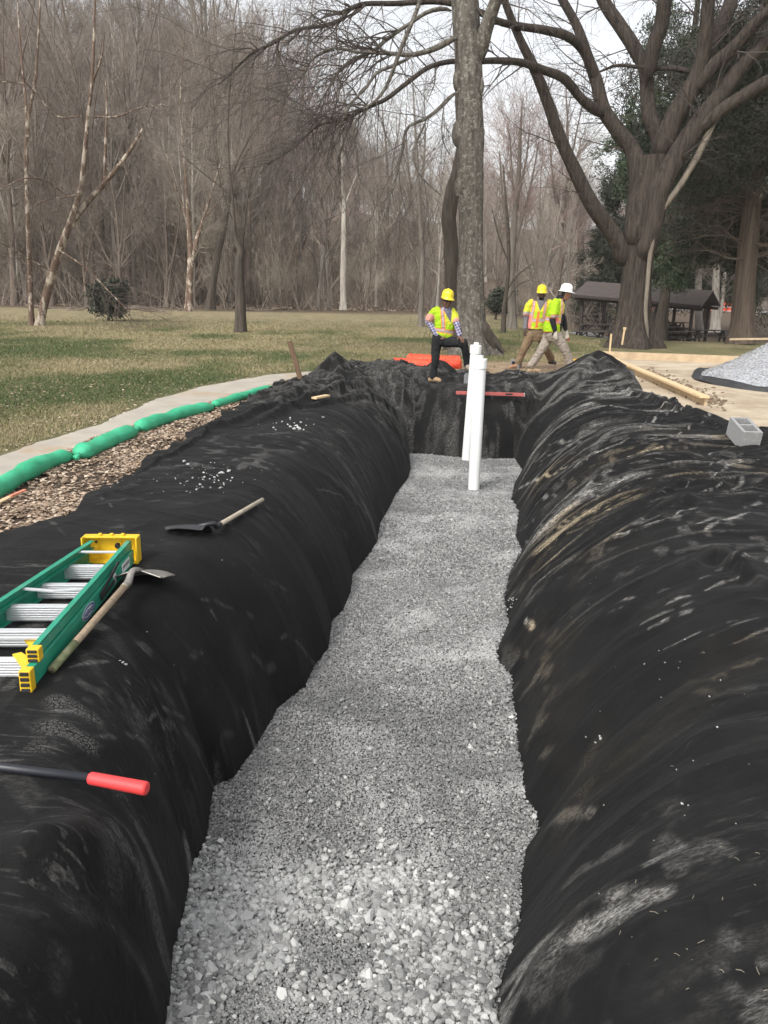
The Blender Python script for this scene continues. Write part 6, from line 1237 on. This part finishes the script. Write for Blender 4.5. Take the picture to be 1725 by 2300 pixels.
mb = MB(); n_ = 28; q = []
for z, g_ in ((.078, 1.0), (.045, 1.03)): q += [tuple(T1((.084*g_*math.cos(t), .103*g_*math.sin(t), z))) for t in np.linspace(0, 2*math.pi, n_, endpoint=False)]
mb.add(q, [(i, (i+1) % n_, n_+(i+1) % n_, n_+i) for i in range(n_)]); o = mb.build('bandana', simple('red bandana', (.35, .03, .025), .85, .2, 20), f1.e, True); sm_ = o.modifiers.new('s', 'SOLIDIFY'); sm_.thickness = .004
# ---------- worker 2: facing us, mid-stride ----------
f2 = Fig(1120, 620, 8.295, 18.0, (330, 1720), 'worker in yellow hard hat and brown trousers facing the camera, with grey sleeves')
SK2 = np.array([.10, .06, .045])
mb = MB(); R2, T2 = head(mb, f2(800, 352, -.02), -.12, .05); caps(mb, f2(800, 390), f2(790, 480), .055, .062)
chain(mb, [f2(580, 520), f2(510, 780, .02), f2(495, 980, -.04)], [.05, .04, .030]); hand(mb, f2(493, 990, -.04), (-.05, -.15, -1), (1, .3, 0), .5, -1)
chain(mb, [f2(960, 520), f2(1010, 780, .05), f2(1010, 980)], [.05, .04, .03]); hand(mb, f2(1010, 990), (0, -.1, -1), (-1, .3, 0), .5, 1)
chain(mb, [f2(690, 1040), f2(770, 700), f2(795, 470)], [.11, .12, .06]); chain(mb, [f2(620, 1080), f2(480, 1350, -.05), f2(350, 1620)], [.07, .05, .04]); chain(mb, [f2(790, 1080), f2(860, 1330, -.02), f2(985, 1550, .25)], [.07, .05, .04])
def skin2(co):
    C = np.tile(SK2, (len(co), 1)); l = (co-np.array(T2((0, 0, 0)))) @ np.array(R2); C[(l[:, 2] < -.045) & (l[:, 2] > -.12) & (l[:, 1] < -.01) & (np.abs(l[:, 0]) < .09)] = [.010, .008, .007]; return C
fuse(mb, 'body', f2.e, M_SKIN, .007, skin2, 2)
mb = MB(); loft(mb, [(f2(700, 1210), .12, .10, 0), (f2(700, 1120), .175, .125, 0), (f2(700, 1040), .175, .13, 0), (f2(705, 970), .160, .12, 0)])
chain(mb, [f2(600, 1090), f2(535, 1230, -.02), f2(475, 1350, -.05), f2(420, 1480, -.02), f2(365, 1590)], [.112, .098, .084, .078, .080]); chain(mb, [f2(800, 1090), f2(825, 1220), f2(850, 1330, -.02), f2(930, 1440, .12), f2(975, 1540, .24)], [.112, .098, .084, .076, .074])
fuse(mb, 'trousers', f2.e, M_CLOTH, .010, lambda co: np.tile(np.array([.215, .150, .090]), (len(co), 1)), 3, .016, .08)
mb = MB(); chain(mb, [f2(575, 520), f2(512, 780, .02), f2(492, 970, -.04)], [.068, .058, .046]); chain(mb, [f2(960, 530), f2(1010, 780, .05), f2(1010, 970)], [.068, .056, .046]); loft(mb, [(f2(700, 1000), .155, .11, 0), (f2(760, 600), .18, .11, 0), (f2(785, 500), .11, .085, 0), (f2(795, 450), .075, .075, 0)])
fuse(mb, 'shirt', f2.e, M_CLOTH, .009, lambda co: np.tile(np.array([.17, .165, .18]), (len(co), 1)), 2, .006, .05)
mb = MB(); loft(mb, [(f2(690, 985), .180, .14, 0), (f2(695, 930), .188, .145, 0), (f2(720, 800), .190, .14, 0), (f2(755, 640), .215, .13, 0), (f2(770, 540), .215, .115, 0), (f2(780, 470), .15, .09, 0)], 24); chain(mb, [f2(610, 500), f2(560, 560), f2(520, 690, .01)], [.078, .082, .078]); chain(mb, [f2(940, 500), f2(985, 560), f2(1010, 690, .03)], [.078, .080, .076])
def vest2(co):
    C = np.tile(LIME, (len(co), 1)); x, y, z = co.T; zz = lambda zy: f2(0, zy).z; xx = lambda zx: f2(zx, 700).x; C[z > zz(650)] = YLW; C[(z < zz(920))] = YLW
    ax_ = xx(715)+(z-zz(760))*.10
    for s0 in (-1, 1): k = np.abs(np.abs(x-ax_+ (-.0))-.125) < .034; C[k & (z > zz(770))] = ORN; k = np.abs(np.abs(x-ax_)-.125) < .020; C[k & (z > zz(770))] = SILV
    C[(z < zz(770)) & (z > zz(850))] = ORN; C[(z < zz(782)) & (z > zz(838))] = SILV
    C[(np.abs(x-ax_) < .028) & (y < 0) & (z < zz(640)) & (z > zz(950))] = ORN
    w_ = np.clip((z-zz(640))/(zz(440)-zz(640)), 0, 1)*.105; C[(np.abs(x-(xx(745)+(z-zz(640))*.12)) < w_) & (y < .03)] = [.17, .165, .18]
    for q_ in (f2(520, 700), f2(1010, 700)): dz = np.abs(z-q_.z); k = (np.abs(x-q_.x) < .1) & (z < q_.z+.045); C[k] = [.75, .25, .20]; C[k & (z > q_.z-.02)] = SILV
    return C
fuse(mb, 'vest', f2.e, M_CLOTH, .008, vest2, 2, .010, .09)
mb = MB(); loft(mb, [(f2(700, 1012), .172, .132, 0), (f2(700, 985), .172, .132, 0)]); mb.build('belt', M_BLK, f2.e)
boots(f2, f2(345, 1640), f2(205, 1700, -.06), (.36, .20, .12)); boots(f2, f2(985, 1560, .26), f2(1060, 1625, .16), (.03, .03, .03), (.02, .02, .02))
hardhat(f2.e, T2((0, 0, .02)), R2, M_HATY)
# ---------- worker 3: profile, striding to the right ----------
f3 = Fig(1120, 620, 8.295, 17.2, (650, 1790), 'worker in white full-brim hard hat and pale trousers striding right, seen from the side')
SK3 = np.array([.30, .15, .095]); GLV = np.array([.52, .47, .40])
mb = MB(); R3, T3 = head(mb, f3(1248, 345), math.radians(82), .22); caps(mb, f3(1215, 390), f3(1150, 500, .02), .056, .062)
chain(mb, [f3(1050, 530, -.17), f3(1005, 820, -.22), f3(1050, 1010, -.22)], [.05, .04, .03]); hand(mb, f3(1052, 1030, -.22), (.12, -.1, -1), (.5, .9, 0), .35, -1, 1.15)
chain(mb, [f3(1120, 540, .17), f3(1215, 830, .17), f3(1250, 1000, .12)], [.05, .04, .03]); hand(mb, f3(1252, 1020, .12), (.25, -.1, -1), (-.3, -.9, 0), .8, 1, 1.15)
chain(mb, [f3(1000, 1060), f3(1060, 750), f3(1150, 500)], [.11, .12, .06]); chain(mb, [f3(950, 1090, .08), f3(820, 1340, .06), f3(610, 1660, .1)], [.07, .05, .04]); chain(mb, [f3(1040, 1090, -.08), f3(1225, 1360, -.1), f3(1335, 1660, -.05)], [.07, .05, .04])
def skin3(co):
    C = np.tile(SK3, (len(co), 1)); C[co[:, 2] < f3(0, 900).z] = GLV; l = (co-np.array(T3((0, 0, 0)))) @ np.array(R3); C[(l[:, 1] > .02)] = [.02, .015, .012]; return C
fuse(mb, 'body', f3.e, M_SKIN, .007, skin3, 2)
mb = MB(); loft(mb, [(f3(1000, 1210), .12, .13, 0), (f3(1000, 1120), .15, .17, 0), (f3(1005, 1040), .145, .17, 0), (f3(1010, 980), .13, .16, 0)])
chain(mb, [f3(940, 1110, .08), f3(880, 1240, .07), f3(815, 1350, .06), f3(720, 1500, .08), f3(600, 1660, .1)], [.115, .102, .088, .080, .082]); chain(mb, [f3(1060, 1110, -.08), f3(1150, 1240, -.09), f3(1228, 1360, -.1), f3(1285, 1500, -.08), f3(1330, 1650, -.05)], [.115, .104, .090, .082, .084])
fuse(mb, 'trousers', f3.e, M_CLOTH, .010, lambda co: np.tile(np.array([.33, .285, .24]), (len(co), 1)), 3, .020, .09)
mb = MB(); chain(mb, [f3(1050, 530, -.17), f3(1003, 820, -.22), f3(1048, 1000, -.22)], [.068, .060, .046]); chain(mb, [f3(1120, 540, .15), f3(1215, 830, .15), f3(1245, 990, .12)], [.066, .058, .044]); loft(mb, [(f3(1030, 1040), .14, .15, 0), (f3(1072, 800), .150, .16, 0), (f3(1096, 600), .140, .165, 0), (f3(1120, 500), .11, .12, 0), (f3(1165, 440), .08, .085, 0)]); mb.sphere(f3(1130, 420), .075, 14, 10, (.9, 1, 1))
fuse(mb, 'hooded_sweatshirt', f3.e, M_CLOTH, .009, lambda co: np.tile(np.array([.020, .020, .024]), (len(co), 1)), 2, .008, .06)
mb = MB(); loft(mb, [(f3(990, 1040), .175, .19, 0), (f3(990, 950), .175, .19, 0), (f3(1025, 800), .168, .19, 0), (f3(1068, 640), .162, .19, 0), (f3(1088, 520), .142, .18, 0), (f3(1110, 430), .085, .12, 0)], 24); chain(mb, [f3(1060, 500, -.15), f3(1040, 580, -.18), f3(1010, 720, -.22)], [.085, .090, .088])
def vest3(co):
    C = np.tile(LIME, (len(co), 1)); x, y, z = co.T; zz = lambda zy: f3(0, zy).z; xx = lambda zx: f3(zx, 750).x; fr = x-(xx(1190)+(z-zz(750))*.03+(z-zz(430))*-.06)
    C[fr > -.05] = YLW; zb = z+.25*(x-xx(1000)); C[(zb < zz(760)) & (zb > zz(850))] = ORN; C[(zb < zz(775)) & (zb > zz(835))] = SILV; k = np.abs(fr+.075) < .026; C[k & (z > zz(780))] = ORN; C[(np.abs(fr+.075) < .015) & (z > zz(780))] = SILV
    arm = (y < -.17) & (z < zz(640)) & (z > zz(840)) & (np.abs(x-f3(1015, 720).x) < .10); C[arm & (z < zz(690))] = [.78, .25, .18]; C[arm & (z < zz(705)) & (z > zz(745))] = SILV
    C[(z < zz(1015))] = ORN; return C
fuse(mb, 'vest', f3.e, M_CLOTH, .008, vest3, 2, .014, .10)
boots(f3, f3(610, 1690, .1), f3(770, 1775, .1), (.40, .29, .18)); boots(f3, f3(1335, 1695, .0), f3(1440, 1752, .0), (.42, .33, .24))
hardhat(f3.e, T3((0, 0, .02)), R3 @ Matrix.Rotation(-.10, 3, 'X'), M_HATW, True)
h3 = f3(1285, 1130, .10); mb = MB(); caps(mb, h3, h3+Vector((.02, 0, -.07)), .018, .016); o = mb.build('marker', M_RED, smooth=True); o.location = f3.base; props(o, 'red marker held in the far gloved hand of the white-hatted worker', 'marker')
# ================= thin haze =================
mh = bpy.data.materials.new('haze air'); mh.use_nodes = True; nh = mh.node_tree; nh.nodes.clear()
vo_ = nh.nodes.new('ShaderNodeVolumePrincipled'); vo_.inputs['Density'].default_value = .0005; vo_.inputs['Color'].default_value = (.88, .84, .80, 1)
oh = nh.nodes.new('ShaderNodeOutputMaterial'); nh.links.new(vo_.outputs[0], oh.inputs['Volume'])
o = MB().box((0, 345, 38), (1100, 850, 90)).build('haze', mh); props(o, 'thin pale haze in the air over the park', 'haze', kind='stuff')
